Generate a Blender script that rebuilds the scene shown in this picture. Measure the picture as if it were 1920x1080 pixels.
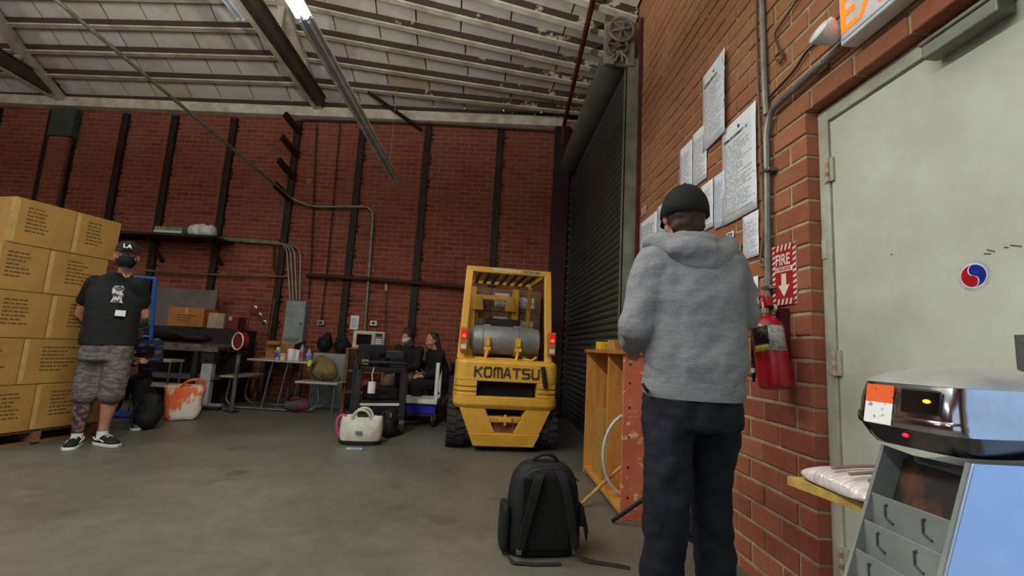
import bpy, bmesh, math, random
from mathutils import Vector as V, Matrix, Euler, noise
random.seed(7)
PI = math.pi
S = bpy.context.scene
COL = S.collection
for o in list(bpy.data.objects):
    bpy.data.objects.remove(o)

# ------------------------------------------------------------------ camera
FPX, CX, CY, CH = 845.0, 960.0, 540.0, 1.12        # focal length in px of a 1920x1080 frame, camera height
_y = V((917 - CX, 650 - CY, FPX)).normalized()     # world +Y (along the right wall) seen by the camera
_r = math.radians(3.3)
_u = V((math.sin(_r), -math.cos(_r), 0.0))
_u.z = -_u.dot(_y) / _y.z
_u.normalize()
_x = _u.cross(_y)
if _x.x < 0:
    _x = -_x
AX = (_x, _y, _u)
cam = bpy.data.cameras.new('camera')
cam.sensor_width = 36.0
cam.lens = 36.0 * FPX / 1920.0
cam.clip_start = 0.05
camo = bpy.data.objects.new('camera', cam)
COL.objects.link(camo)
right = V([a.x for a in AX]); down = V([a.y for a in AX]); fwd = V([a.z for a in AX])
camo.matrix_world = Matrix(((right.x, -down.x, -fwd.x, 0), (right.y, -down.y, -fwd.y, 0), (right.z, -down.z, -fwd.z, CH), (0, 0, 0, 1)))
S.camera = camo
CAM = V((0, 0, CH))

# ------------------------------------------------------------------ world, lights, exposure
w = bpy.data.worlds.new('world'); S.world = w; w.use_nodes = True
w.node_tree.nodes['Background'].inputs[0].default_value = (0.62, 0.74, 0.95, 1)
w.node_tree.nodes['Background'].inputs[1].default_value = 0.5
S.view_settings.view_transform = 'Standard'
S.view_settings.look = 'None'
S.view_settings.gamma = 1.0
S.view_settings.use_curve_mapping = False
S.view_settings.exposure = -0.35
def area(name, loc, target, sx, sy, power, col):
    l = bpy.data.lights.new(name, 'AREA'); l.shape = 'RECTANGLE'; l.size = sx; l.size_y = sy; l.energy = power; l.color = col
    o = bpy.data.objects.new(name, l); COL.objects.link(o); o.location = loc
    o.rotation_euler = (V(target) - V(loc)).to_track_quat('-Z', 'Y').to_euler()
    return o
# daylight through the open loading door behind the camera
area('daylight_loading_door', (-2.6, -5.9, 1.9), (-2.2, 4.0, 1.4), 4.6, 3.4, 36, (0.72, 0.86, 1.0))
# unseen side door behind the camera, added for blue reflections on the foreground steel
area('added_side_daylight', (1.52, -.45, 1.32), (-3.5, -.45, 1.2), 2.1, 2.5, 15, (0.42, 0.66, 1.0))

# ------------------------------------------------------------------ pixel helpers (1920x1080 frame)
def ray(px, py):
    c = V((px - CX, py - CY, FPX))
    return V((AX[0].dot(c), AX[1].dot(c), AX[2].dot(c)))
def on_y(px, py, y): r = ray(px, py); return CAM + r * (y / r.y)
def on_x(px, py, x): r = ray(px, py); return CAM + r * (x / r.x)
def on_z(px, py, z=0.0): r = ray(px, py); return CAM + r * ((z - CH) / r.z)
XR = 1.45                                  # face of the right wall
TH = math.radians(-4.3); YB = 7.79         # back wall: through (XR, YB), turned a little
BO = V((XR, YB, 0)); BU = V((math.cos(TH), math.sin(TH), 0)); BN = V((-math.sin(TH), math.cos(TH), 0))
def back(px, py, off=0.0):                 # point on the plane 'off' metres in front of the back wall
    r = ray(px, py); o = BO - BN * off
    return CAM + r * ((o - CAM).dot(BN) / r.dot(BN))
def uz(px, py, off=0.0):                   # the same in wall coordinates (u along, z up)
    p = back(px, py, off) - BO
    return p.dot(BU), p.z
def bw(u, off, z): return BO + BU * u - BN * off + V((0, 0, z))

# ------------------------------------------------------------------ materials
def lin(c):
    return tuple(((x / 255) / 12.92 if x / 255 <= 0.04045 else ((x / 255 + 0.055) / 1.055) ** 2.4) for x in c[:3]) + (1,)
MATS = {}
def N(nt, t, **kw):
    n = nt.nodes.new(t)
    for k, v in kw.items():
        if k.startswith('_'): setattr(n, k[1:], v)
        else: n.inputs[k.replace('__', ' ')].default_value = v
    return n
def newmat(name):
    m = bpy.data.materials.new(name); m.use_nodes = True
    nt = m.node_tree; b = nt.nodes['Principled BSDF']
    return m, nt, b
def mat(name, col=(128, 128, 128), rough=.6, metal=0., col2=None, scale=6., amt=.5, bump=0., bscale=40., emit=None, es=1., stretch=(1, 1, 1), trans=0., alpha=1., detail=4., lo=.35, hi=.65, spec=.4, rand=0., island=0.):
    if name in MATS: return MATS[name]
    m, nt, b = newmat(name); L = nt.links
    c1 = lin(col)
    b.inputs['Roughness'].default_value = rough; b.inputs['Metallic'].default_value = metal
    b.inputs['Specular IOR Level'].default_value = spec
    if trans: b.inputs['Transmission Weight'].default_value = trans
    if alpha < 1: b.inputs['Alpha'].default_value = alpha
    c2 = lin(col2) if col2 else tuple(x * .72 for x in c1[:3]) + (1,)
    tc = N(nt, 'ShaderNodeTexCoord'); mp = N(nt, 'ShaderNodeMapping'); mp.inputs['Scale'].default_value = stretch
    L.new(tc.outputs['Object'], mp.inputs[0])
    no = N(nt, 'ShaderNodeTexNoise', Scale=scale, Detail=detail, Roughness=.6); L.new(mp.outputs[0], no.inputs['Vector'])
    mr = N(nt, 'ShaderNodeMapRange'); mr.inputs[1].default_value = lo; mr.inputs[2].default_value = hi; mr.inputs[4].default_value = amt * 2 if amt < .5 else 1.
    L.new(no.outputs[0], mr.inputs[0])
    mx = N(nt, 'ShaderNodeMix', _data_type='RGBA'); mx.inputs[6].default_value = c1; mx.inputs[7].default_value = c2
    L.new(mr.outputs[0], mx.inputs[0]); out = mx.outputs[2]
    if rand or island:
        if island:
            gi = N(nt, 'ShaderNodeNewGeometry'); src = gi.outputs['Random Per Island']; k = island
        else:
            oi = N(nt, 'ShaderNodeObjectInfo'); src = oi.outputs['Random']; k = rand
        m2 = N(nt, 'ShaderNodeMapRange'); m2.inputs[3].default_value = 1 - k; m2.inputs[4].default_value = 1 + k * .6
        L.new(src, m2.inputs[0])
        hs = N(nt, 'ShaderNodeHueSaturation'); L.new(m2.outputs[0], hs.inputs['Value']); L.new(out, hs.inputs['Color']); out = hs.outputs[0]
    L.new(out, b.inputs['Base Color'])
    if bump:
        n2 = N(nt, 'ShaderNodeTexNoise', Scale=bscale, Detail=3.); L.new(mp.outputs[0], n2.inputs['Vector'])
        bp = N(nt, 'ShaderNodeBump', Strength=bump, Distance=.01); L.new(n2.outputs[0], bp.inputs['Height']); L.new(bp.outputs[0], b.inputs['Normal'])
    if emit:
        b.inputs['Emission Color'].default_value = lin(emit); b.inputs['Emission Strength'].default_value = es
    MATS[name] = m
    return m
def printmat(name, paper=(225, 226, 228), ink=(70, 74, 84), rows=60., words=28., margin=None, fill=.55, size=(.2, .28), top=.82, rough=.55, bot=.06):
    """flat print: rows of word-like dashes on the sheet's own x/z coordinates (origin at the lower left corner)"""
    if name in MATS: return MATS[name]
    m, nt, b = newmat(name); L = nt.links
    b.inputs['Roughness'].default_value = rough
    tc = N(nt, 'ShaderNodeTexCoord'); sp = N(nt, 'ShaderNodeSeparateXYZ'); L.new(tc.outputs['Object'], sp.inputs[0])
    def mth(op, a, bb=None, c=None):
        n = N(nt, 'ShaderNodeMath', _operation=op)
        for i, q in enumerate((a, bb, c)):
            if q is None: continue
            if isinstance(q, (int, float)): n.inputs[i].default_value = q
            else: L.new(q, n.inputs[i])
        return n.outputs[0]
    x, z = sp.outputs['X'], sp.outputs['Z']
    row = mth('MULTIPLY', z, rows / size[1])
    fr = mth('FRACT', row); fl = mth('FLOOR', row)
    line = mth('MULTIPLY', mth('GREATER_THAN', fr, .3), mth('LESS_THAN', fr, .3 + fill))
    cb = N(nt, 'ShaderNodeCombineXYZ'); L.new(mth('MULTIPLY', x, words / size[0]), cb.inputs[0]); L.new(mth('MULTIPLY', fl, 7.31), cb.inputs[1])
    no = N(nt, 'ShaderNodeTexNoise', Scale=1., Detail=1.); L.new(cb.outputs[0], no.inputs['Vector'])
    wd = mth('GREATER_THAN', no.outputs[0], .43)
    wn = N(nt, 'ShaderNodeTexWhiteNoise', _noise_dimensions='1D'); L.new(fl, wn.inputs['W'])
    endx = mth('MULTIPLY', mth('ADD', mth('MULTIPLY', wn.outputs[0], .5), .48), size[0])
    inx = mth('MULTIPLY', mth('GREATER_THAN', x, size[0] * .09), mth('LESS_THAN', x, endx))
    inz = mth('MULTIPLY', mth('LESS_THAN', z, size[1] * top), mth('GREATER_THAN', z, size[1] * bot))
    k = mth('MULTIPLY', mth('MULTIPLY', line, wd), mth('MULTIPLY', inx, inz))
    geo = N(nt, 'ShaderNodeNewGeometry')
    mx = N(nt, 'ShaderNodeMix', _data_type='RGBA'); mx.inputs[6].default_value = lin(paper); mx.inputs[7].default_value = lin(ink)
    L.new(mth('MULTIPLY', k, .75), mx.inputs[0]); L.new(mx.outputs[2], b.inputs['Base Color'])
    MATS[name] = m
    return m

# ------------------------------------------------------------------ mesh builder
def rotm(r):
    if r is None: return Matrix.Identity(3)
    if isinstance(r, Matrix): return r.to_3x3()
    return Euler(r).to_matrix()
class MB:
    def __init__(s): s.v = []; s.f = []; s.m = []; s.mi = 0
    def add(s, vs, fs):
        b = len(s.v); s.v += [tuple(p) for p in vs]
        for f in fs: s.f.append(tuple(b + i for i in f)); s.m.append(s.mi)
        return s
    def use(s, i): s.mi = i; return s
    def hexa(s, p):   # 4 bottom ccw, 4 top ccw
        return s.add(p, [(3, 2, 1, 0), (4, 5, 6, 7), (0, 1, 5, 4), (1, 2, 6, 5), (2, 3, 7, 6), (3, 0, 4, 7)])
    def box(s, c, d, rot=None):
        R = rotm(rot); c = V(c); x, y, z = d[0] / 2, d[1] / 2, d[2] / 2
        return s.hexa([c + R @ V(q) for q in ((-x, -y, -z), (x, -y, -z), (x, y, -z), (-x, y, -z), (-x, -y, z), (x, -y, z), (x, y, z), (-x, y, z))])
    def bx(s, x0, x1, y0, y1, z0, z1):
        return s.box(((x0 + x1) / 2, (y0 + y1) / 2, (z0 + z1) / 2), (x1 - x0, y1 - y0, z1 - z0))
    def bar(s, a, b, w, h, up=(0, 0, 1)):     # rectangular bar from a to b
        a, b = V(a), V(b); d = (b - a).normalized(); u = V(up)
        if abs(d.dot(u)) > .98: u = V((0, 1, 0))
        x = d.cross(u).normalized(); u = x.cross(d).normalized(); x = x * w / 2; u = u * h / 2
        return s.hexa([a - x - u, a + x - u, b + x - u, b - x - u, a - x + u, a + x + u, b + x + u, b - x + u])
    def rings(s, R, cap=True, closed=False):
        n = len(R[0]); vs = [p for r in R for p in r]; fs = []
        k = len(R)
        for i in range(k if closed else k - 1):
            j = (i + 1) % k
            for q in range(n):
                r = (q + 1) % n
                fs.append((i * n + q, i * n + r, j * n + r, j * n + q))
        if cap and not closed:
            fs.append(tuple(range(n - 1, -1, -1))); fs.append(tuple((k - 1) * n + q for q in range(n)))
        return s.add(vs, fs)
    def cyl(s, a, b, r, r2=None, n=12, cap=True):
        a, b = V(a), V(b); d = (b - a).normalized(); u = d.orthogonal().normalized(); t = d.cross(u)
        r2 = r if r2 is None else r2
        ring = lambda c, q: [c + (u * math.cos(2 * PI * i / n) + t * math.sin(2 * PI * i / n)) * q for i in range(n)]
        return s.rings([ring(a, r), ring(b, r2)], cap)
    def tube(s, pts, r, n=8, closed=False, flat=1.):
        P = [V(p) for p in pts]; k = len(P); R = []; u = None
        for i in range(k):
            if closed: d = P[(i + 1) % k] - P[i - 1]
            else: d = P[min(i + 1, k - 1)] - P[max(i - 1, 0)]
            d = d.normalized() if d.length > 1e-9 else V((0, 0, 1))
            if u is None: u = d.orthogonal().normalized() if abs(d.z) > .95 else d.cross(V((0, 0, 1))).normalized()
            u = (u - d * u.dot(d)).normalized(); t = d.cross(u)
            q = r[i] if isinstance(r, (list, tuple)) else r
            R.append([P[i] + u * (math.cos(2 * PI * j / n) * q) + t * (math.sin(2 * PI * j / n) * q * flat) for j in range(n)])
        return s.rings(R, not closed, closed)
    def lathe(s, prof, c=(0, 0, 0), n=24, rot=None):
        R = rotm(rot); c = V(c)
        return s.rings([[c + R @ V((r * math.cos(2 * PI * i / n), r * math.sin(2 * PI * i / n), z)) for i in range(n)] for r, z in prof], True)
    def ell(s, c, r, rot=None, n=14, m=9):
        R = rotm(rot); c = V(c); rr = []
        for j in range(m + 1):
            a = -PI / 2 + PI * j / m; q = max(math.cos(a), .02)
            rr.append([c + R @ V((r[0] * q * math.cos(2 * PI * i / n), r[1] * q * math.sin(2 * PI * i / n), r[2] * math.sin(a))) for i in range(n)])
        return s.rings(rr, True)
    def cap(s, a, b, r, r2=None, n=12, sx=1., rot=None):   # tapered capsule
        a, b = V(a), V(b); r2 = r if r2 is None else r2
        d = (b - a); ln = d.length; d.normalize(); u = d.orthogonal().normalized(); t = d.cross(u)
        R = []
        for j in range(4):
            an = -PI / 2 + PI / 2 * j / 3.2; R.append((a + d * (r * math.sin(an)), max(r * math.cos(an), .0015)))
        R.append((a, r)); R.append((b, r2))
        for j in range(1, 5):
            an = PI / 2 * j / 4; R.append((b + d * (r2 * math.sin(an)), max(r2 * math.cos(an), .0015)))
        return s.rings([[c + (u * math.cos(2 * PI * i / n) + t * math.sin(2 * PI * i / n)) * q for i in range(n)] for c, q in R], True)
    def chain(s, pts, n=12):
        for (a, ra), (b, rb) in zip(pts, pts[1:]): s.cap(a, b, ra, rb, n)
        return s
    def prism(s, pts, vec):
        P = [V(p) for p in pts]; v = V(vec); n = len(P)
        return s.add(P + [p + v for p in P], [tuple(range(n - 1, -1, -1)), tuple(range(n, 2 * n))] + [(i, (i + 1) % n, n + (i + 1) % n, n + i) for i in range(n)])
    def quad(s, a, b, c, d): return s.add([a, b, c, d], [(0, 1, 2, 3)])
    def mesh(s, name):
        me = bpy.data.meshes.new(name); me.from_pydata(s.v, [], s.f)
        bm = bmesh.new(); bm.from_mesh(me)
        for f, k in zip(bm.faces, s.m): f.material_index = k
        bmesh.ops.recalc_face_normals(bm, faces=bm.faces); bm.to_mesh(me); bm.free()
        return me
    def build(s, name, m, parent=None, w=False, smooth=35, bevel=0., seg=2, sub=0, remesh=0., relax=0, disp=None, solid=0.):
        if w and parent is not None:
            inv = parent['_m'] if False else PM[parent.name].inverted()
            s.v = [tuple(inv @ V(p)) for p in s.v]
        me = s.mesh(name)
        o = bpy.data.objects.new(name, me); COL.objects.link(o)
        for k in (m if isinstance(m, (list, tuple)) else [m]): me.materials.append(k)
        if parent is not None: o.parent = parent
        if remesh:
            md = o.modifiers.new('r', 'REMESH'); md.mode = 'VOXEL'; md.voxel_size = remesh; md.use_smooth_shade = True
            if relax: ms = o.modifiers.new('s', 'SMOOTH'); ms.factor = .5; ms.iterations = relax
        if solid: so = o.modifiers.new('so', 'SOLIDIFY'); so.thickness = solid; so.offset = 0
        if bevel: bv = o.modifiers.new('b', 'BEVEL'); bv.width = bevel; bv.segments = seg; bv.limit_method = 'ANGLE'; bv.angle_limit = .6
        if sub: sb = o.modifiers.new('u', 'SUBSURF'); sb.levels = sub; sb.render_levels = sub
        if disp:
            tx = bpy.data.textures.new('fold', 'CLOUDS'); tx.noise_scale = disp[1]; tx.noise_depth = 2
            dm = o.modifiers.new('d', 'DISPLACE'); dm.texture = tx; dm.strength = disp[0]; dm.mid_level = .5; dm.texture_coords = 'LOCAL'
        if smooth:
            for p in me.polygons: p.use_smooth = True
            if smooth < 180: me.set_sharp_from_angle(angle=math.radians(smooth))
        PM[o.name] = (PM[parent.name] if parent is not None else Matrix.Identity(4)).copy()
        return o
PM = {}
def tag(o, label=None, cat=None, group=None, kind=None):
    if label: o['label'] = label
    if cat: o['category'] = cat
    if group: o['group'] = group
    if kind: o['kind'] = kind
    return o
def thing(name, label, cat, loc=(0, 0, 0), rz=0., group=None, rot=None):
    o = bpy.data.objects.new(name, None); COL.objects.link(o); o.empty_display_size = .1
    o.location = loc; o.rotation_euler = rot if rot else (0, 0, rz)
    PM[o.name] = Matrix.LocRotScale(V(loc), Euler(rot if rot else (0, 0, rz)), None)
    return tag(o, label, cat, group)
def struct(o): o['kind'] = 'structure'; return o
def copy_tree(o, parent=None):
    c = o.copy(); COL.objects.link(c); c.parent = parent
    PM[c.name] = PM[o.name].copy()
    for ch in list(o.children): copy_tree(ch, c)
    return c
def text(name, body, size, m, parent, loc, rot=(PI / 2, 0, 0), ext=.001, bold=0., align='LEFT', sx=1., sp=1., shear=0.):
    c = bpy.data.curves.new('t', 'FONT'); c.body = body; c.size = size; c.extrude = ext; c.offset = bold; c.align_x = align; c.space_character = sp; c.shear = shear
    t = bpy.data.objects.new('t', c); COL.objects.link(t)
    me = bpy.data.meshes.new_from_object(t.evaluated_get(bpy.context.evaluated_depsgraph_get()))
    bpy.data.objects.remove(t)
    me.transform(Matrix.LocRotScale(V(loc), Euler(rot), V((sx, 1, 1))))
    o = bpy.data.objects.new(name, me); COL.objects.link(o); me.materials.clear(); me.materials.append(m)
    if parent is not None: o.parent = parent
    PM[o.name] = Matrix.Identity(4)
    return o
def lerp(a, b, t): return V(a) * (1 - t) + V(b) * t
def bez(a, b, c, d, n=10):
    a, b, c, d = V(a), V(b), V(c), V(d)
    return [a * (1 - t) ** 3 + b * 3 * t * (1 - t) ** 2 + c * 3 * t * t * (1 - t) + d * t ** 3 for t in [i / n for i in range(n + 1)]]
def arcpts(pts, r=.08, n=4):                 # polyline with rounded corners
    P = [V(p) for p in pts]; out = [P[0]]
    for a, b, c in zip(P, P[1:], P[2:]):
        d1 = (a - b).normalized(); d2 = (c - b).normalized(); q = min(r, (a - b).length * .45, (c - b).length * .45)
        for i in range(n + 1):
            t = i / n; out.append((b + d1 * q) * (1 - t) ** 2 + b * 2 * t * (1 - t) + (b + d2 * q) * t * t)
    return out + [P[-1]]
def ringel(c, rx, ry, n=20, e=2., rot=None):
    R = rotm(rot); c = V(c); out = []
    for i in range(n):
        a = 2 * PI * i / n; ca, sa = math.cos(a), math.sin(a)
        out.append(c + R @ V((rx * math.copysign(abs(ca) ** (2 / e), ca), ry * math.copysign(abs(sa) ** (2 / e), sa), 0)))
    return out
# ================================================================== SETTING
# ---- floor: worn concrete
def floor_mat():
    m, nt, b = newmat('concrete_floor'); L = nt.links
    tc = N(nt, 'ShaderNodeTexCoord')
    n1 = N(nt, 'ShaderNodeTexNoise', Scale=.7, Detail=6., Roughness=.65); n2 = N(nt, 'ShaderNodeTexNoise', Scale=9., Detail=6., Roughness=.7)
    n3 = N(nt, 'ShaderNodeTexNoise', Scale=2.2, Detail=3.)
    for n in (n1, n2, n3): L.new(tc.outputs['Object'], n.inputs['Vector'])
    r = N(nt, 'ShaderNodeValToRGB'); e = r.color_ramp.elements
    e[0].position = .3; e[0].color = lin((72, 70, 63)); e[1].position = .72; e[1].color = lin((116, 113, 103))
    e.new(.5).color = lin((94, 91, 82))
    mx = N(nt, 'ShaderNodeMix', _data_type='FLOAT'); mx.inputs[0].default_value = .35
    L.new(n1.outputs[0], mx.inputs[2]); L.new(n2.outputs[0], mx.inputs[3]); L.new(mx.outputs[0], r.inputs[0])
    # dark oil stains
    mr = N(nt, 'ShaderNodeMapRange'); mr.inputs[1].default_value = .62; mr.inputs[2].default_value = .74; mr.inputs[4].default_value = .55
    L.new(n3.outputs[0], mr.inputs[0])
    m2 = N(nt, 'ShaderNodeMix', _data_type='RGBA'); m2.inputs[7].default_value = lin((54, 50, 44)); L.new(mr.outputs[0], m2.inputs[0]); L.new(r.outputs[0], m2.inputs[6])
    L.new(m2.outputs[2], b.inputs['Base Color'])
    rr = N(nt, 'ShaderNodeMapRange'); rr.inputs[3].default_value = .32; rr.inputs[4].default_value = .62; L.new(n1.outputs[0], rr.inputs[0]); L.new(rr.outputs[0], b.inputs['Roughness'])
    bp = N(nt, 'ShaderNodeBump', Strength=.12, Distance=.004); L.new(n2.outputs[0], bp.inputs['Height']); L.new(bp.outputs[0], b.inputs['Normal'])
    return m
fl = MB().bx(-12.5, 1.75, -6.2, 9.4, -.12, 0).build('floor', floor_mat(), smooth=0); struct(fl)

# ---- bricks
def brick_mat(name, cols, isl, mort=False, dirt_tan=(96, 66, 48), tan_up=.4):
    m, nt, b = newmat(name); L = nt.links
    b.inputs['Roughness'].default_value = .85; b.inputs['Specular IOR Level'].default_value = .2
    if isl: src = N(nt, 'ShaderNodeNewGeometry').outputs['Random Per Island']
    else: src = N(nt, 'ShaderNodeObjectInfo').outputs['Random']
    r = N(nt, 'ShaderNodeValToRGB'); e = r.color_ramp.elements
    e[0].position = 0.; e[0].color = lin(cols[0]); e[1].position = 1.; e[1].color = lin(cols[-1])
    for i, c in enumerate(cols[1:-1]): e.new((i + 1) / (len(cols) - 1)).color = lin(c)
    L.new(src, r.inputs[0])
    geo = N(nt, 'ShaderNodeNewGeometry')
    n1 = N(nt, 'ShaderNodeTexNoise', Scale=1.1, Detail=5., Roughness=.7); n2 = N(nt, 'ShaderNodeTexNoise', Scale=45., Detail=4., Roughness=.7)
    L.new(geo.outputs['Position'], n1.inputs['Vector']); L.new(geo.outputs['Position'], n2.inputs['Vector'])
    m1 = N(nt, 'ShaderNodeMapRange'); m1.inputs[1].default_value = .42; m1.inputs[2].default_value = .72; m1.inputs[4].default_value = .6; L.new(n1.outputs[0], m1.inputs[0])
    spz = N(nt, 'ShaderNodeSeparateXYZ'); L.new(geo.outputs['Position'], spz.inputs[0])      # tan mix grows with height up the wall
    mz = N(nt, 'ShaderNodeMapRange'); mz.inputs[1].default_value = 1.2; mz.inputs[2].default_value = 3.6; mz.inputs[4].default_value = tan_up; L.new(spz.outputs[2], mz.inputs[0])
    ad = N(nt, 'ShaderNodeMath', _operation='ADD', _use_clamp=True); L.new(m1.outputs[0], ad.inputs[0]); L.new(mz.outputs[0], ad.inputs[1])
    x1 = N(nt, 'ShaderNodeMix', _data_type='RGBA'); x1.inputs[7].default_value = lin(dirt_tan); L.new(ad.outputs[0], x1.inputs[0]); L.new(r.outputs[0], x1.inputs[6])
    hs = N(nt, 'ShaderNodeHueSaturation'); m2 = N(nt, 'ShaderNodeMapRange'); m2.inputs[3].default_value = .72; m2.inputs[4].default_value = 1.25
    L.new(n2.outputs[0], m2.inputs[0]); L.new(m2.outputs[0], hs.inputs['Value']); L.new(x1.outputs[2], hs.inputs['Color'])
    L.new(hs.outputs[0], b.inputs['Base Color'])
    bp = N(nt, 'ShaderNodeBump', Strength=.45, Distance=.004); L.new(n2.outputs[0], bp.inputs['Height']); L.new(bp.outputs[0], b.inputs['Normal'])
    return m
RC = [(126, 66, 50), (152, 86, 64), (138, 72, 55), (162, 98, 74), (130, 66, 52), (146, 80, 60)]
BC = [(112, 52, 43), (136, 68, 54), (122, 57, 46), (144, 78, 62), (106, 48, 41), (130, 63, 50)]
M_rb, M_rbs = brick_mat('brick_near', RC, False, dirt_tan=(164, 118, 82), tan_up=.6), brick_mat('brick_near_field', RC, True, dirt_tan=(164, 118, 82), tan_up=.6)
M_bb, M_bbs = brick_mat('brick_far', BC, False, dirt_tan=(138, 84, 62), tan_up=.25), brick_mat('brick_far_field', BC, True, dirt_tan=(138, 84, 62), tan_up=.25)
M_mort = mat('mortar', (184, 166, 130), .95, col2=(150, 128, 98), scale=9, bump=.5, bscale=60)
M_mortb = mat('mortar_far', (166, 118, 92), .95, col2=(144, 94, 72), scale=2)

def brick_verts(l, d, h, ch=.004):
    """front face looks to -Y, length on X, centred; back is open"""
    x, z = l / 2, h / 2
    a = [(-x, d, -z), (x, d, -z), (x, d, z), (-x, d, z)]
    b = [(-x, ch, -z), (x, ch, -z), (x, ch, z), (-x, ch, z)]
    c = [(-x + ch, 0, -z + ch), (x - ch, 0, -z + ch), (x - ch, 0, z - ch), (-x + ch, 0, z - ch)]
    f = []
    for p, q in ((0, 4), (4, 8)):
        for i in range(4): f.append((p + i, p + (i + 1) % 4, q + (i + 1) % 4, q + i))
    f.append((8, 9, 10, 11))
    return a + b + c, f
BM = {}
def brick_mesh(l, d, h, m):
    k = (round(l, 2), d, round(h, 3), m.name)
    if k not in BM:
        v, f = brick_verts(k[0] if abs(k[0] - l) < .004 else l, d, h)
        me = bpy.data.meshes.new('brick'); me.from_pydata(v, [], f); me.materials.append(m); BM[k] = me
    return BM[k]
def brickwork(wall, spans, cz, z0, L, joint, depth, place, rot, m1, m2, score, keep=300):
    """spans(zmid) -> [(a, b)] runs of wall along its length; place(a, z, proud) -> local point of a brick centre"""
    items = []
    k = 0
    z = z0 - cz
    row = 0
    while z < 5.75:
        zc = z + cz / 2
        for a, b in spans(zc):
            p = a + (0 if row % 2 else -L / 2)
            while p < b - .02:
                s, e = max(p, a), min(p + L, b)
                if e - s > .05 and zc - cz / 2 > -.06: items.append(((s + e) / 2, zc, e - s - joint, cz - joint))
                p += L
        z += cz; row += 1
    items.sort(key=lambda t: -score(t))
    stuff = MB()
    for i, (a, zc, l, h) in enumerate(items):
        pr = random.uniform(-.003, .003)
        p = V(place(a, zc, pr))
        if i < keep and score((a, zc, l, h)) > 0:
            o = bpy.data.objects.new('brick', brick_mesh(l, depth, h, m1)); COL.objects.link(o); o.parent = wall; o.location = p; o.rotation_euler = (random.uniform(-.006, .006), 0, rot)
        else:
            R = Matrix.Rotation(rot, 3, 'Z'); v, f = brick_verts(l, depth, h)
            stuff.add([p + R @ V(q) for q in v], f)
    o = stuff.build('brick_field', m2, wall, smooth=0); o['kind'] = 'stuff'

# right wall (runs along Y, faces -X)
YJ, YT, ZL = 1.975, 4.46, 2.32      # far jamb of the door, near track of the roller door, lintel
mr_ = MB()
mr_.bx(XR + .007, XR + .3, YJ + .05, YT, 0, 5.75); mr_.bx(XR + .007, XR + .3, YJ + .007, YJ + .05, 0, ZL + .02)
mr_.bx(XR + .007, XR + .3, .93, YJ + .05, ZL + .013, 5.75)
mr_.bx(XR + .007, XR + .3, -6.2, -1.6, 0, 5.75); mr_.bx(XR + .007, XR + .3, .68, .93, 0, 5.75); mr_.bx(XR + .007, XR + .3, -1.6, .68, 2.65, 5.75)
mr_.bx(XR + .007, XR + .3, YT, 7.8, 4.42, 5.75)
wall_right = mr_.build('wall_right', M_mort, smooth=0); struct(wall_right)
def inframe(p, pad=10):
    d = V(p) - CAM; c = AX[0] * d.x + AX[1] * d.y + AX[2] * d.z
    if c.z < .2: return 0
    x, y = CX + FPX * c.x / c.z, CY + FPX * c.y / c.z
    return 1 if -pad < x < 1920 + pad and -pad < y < 1080 + pad else 0
def rspans(z):
    s = []
    if z > ZL: s.append((-2.0, YT if z < 4.42 else 7.75))
    else: s.append((YJ - .0065, YT)); s.append((.68, .93))
    return s
def rscore(t):
    p = (XR, t[0], t[1])
    return inframe(p) * (10 - t[0]) if t[0] > .6 else 0
# local +X of a brick runs to -Y of the room so that its face looks to -X
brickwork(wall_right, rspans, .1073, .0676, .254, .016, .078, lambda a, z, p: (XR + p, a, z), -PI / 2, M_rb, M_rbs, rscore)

# back wall in its own frame
wb = MB().bx(-12.5, .3, .006, .3, 0, 5.4).build('wall_back', M_mortb, smooth=0); struct(wb); wb.location = BO; wb.rotation_euler = (0, 0, TH)
PM[wb.name] = Matrix.LocRotScale(BO, Euler((0, 0, TH)), None)
def bscore(t):
    p = bw(t[0], 0, t[1])
    return inframe(p) * (20 + t[0] * .5 + (3 if t[1] > 2.2 and t[0] > -6.5 and t[0] < -.55 else 0))
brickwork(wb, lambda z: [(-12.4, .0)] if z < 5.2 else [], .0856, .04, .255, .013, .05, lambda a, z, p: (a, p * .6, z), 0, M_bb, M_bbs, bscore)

# other walls of the hall, outside the frame
M_side = mat('plain_brick_wall', (132, 62, 44), .9, col2=(104, 48, 36), scale=3)
o = MB().bx(-12.6, -12.4, -6.2, 9.2, 0, 5.75).build('wall_left', M_side, smooth=0); struct(o)
f_ = MB(); f_.bx(-12.5, -5.0, -6.3, -6.1, 0, 5.75); f_.bx(-.2, 1.75, -6.3, -6.1, 0, 5.75); f_.bx(-5.0, -.2, -6.3, -6.1, 3.7, 5.75)
o = f_.build('wall_front', M_side, smooth=0); struct(o)

# ---- dark steel posts on the back wall
M_post = mat('dark_steel', (34, 24, 20), .6, .3, col2=(52, 34, 26), scale=8)
n_ = 0
for i, px in enumerate(((2, 203), (105, 205), (148, 212), (241, 212), (333, 212), (443, 218), (563, 222), (683, 235), (805, 235), (940, 235))):
    u, z = uz(*px)
    n_ += 1
    h = MB().bx(-.045, .045, -.05, 0, 0, 5.1); h.bx(-.06, -.045, -.055, 0, 0, 5.1); h.bx(.045, .06, -.055, 0, 0, 5.1)
    o = h.build('trim_%d' % n_, M_post, smooth=0); struct(o); o.location = bw(u, 0, 0); o.rotation_euler = (0, 0, TH); PM[o.name] = Matrix.LocRotScale(o.location, Euler((0, 0, TH)), None)
    bl = MB()
    for k in range(11):
        for dz in (0, .09): bl.cyl((.07, -.03, .35 + k * .45 + dz), (.105, -.03, .35 + k * .45 + dz), .016, n=6)
    bl.build('bolts', M_post, o, smooth=0)['kind'] = 'stuff'
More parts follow.
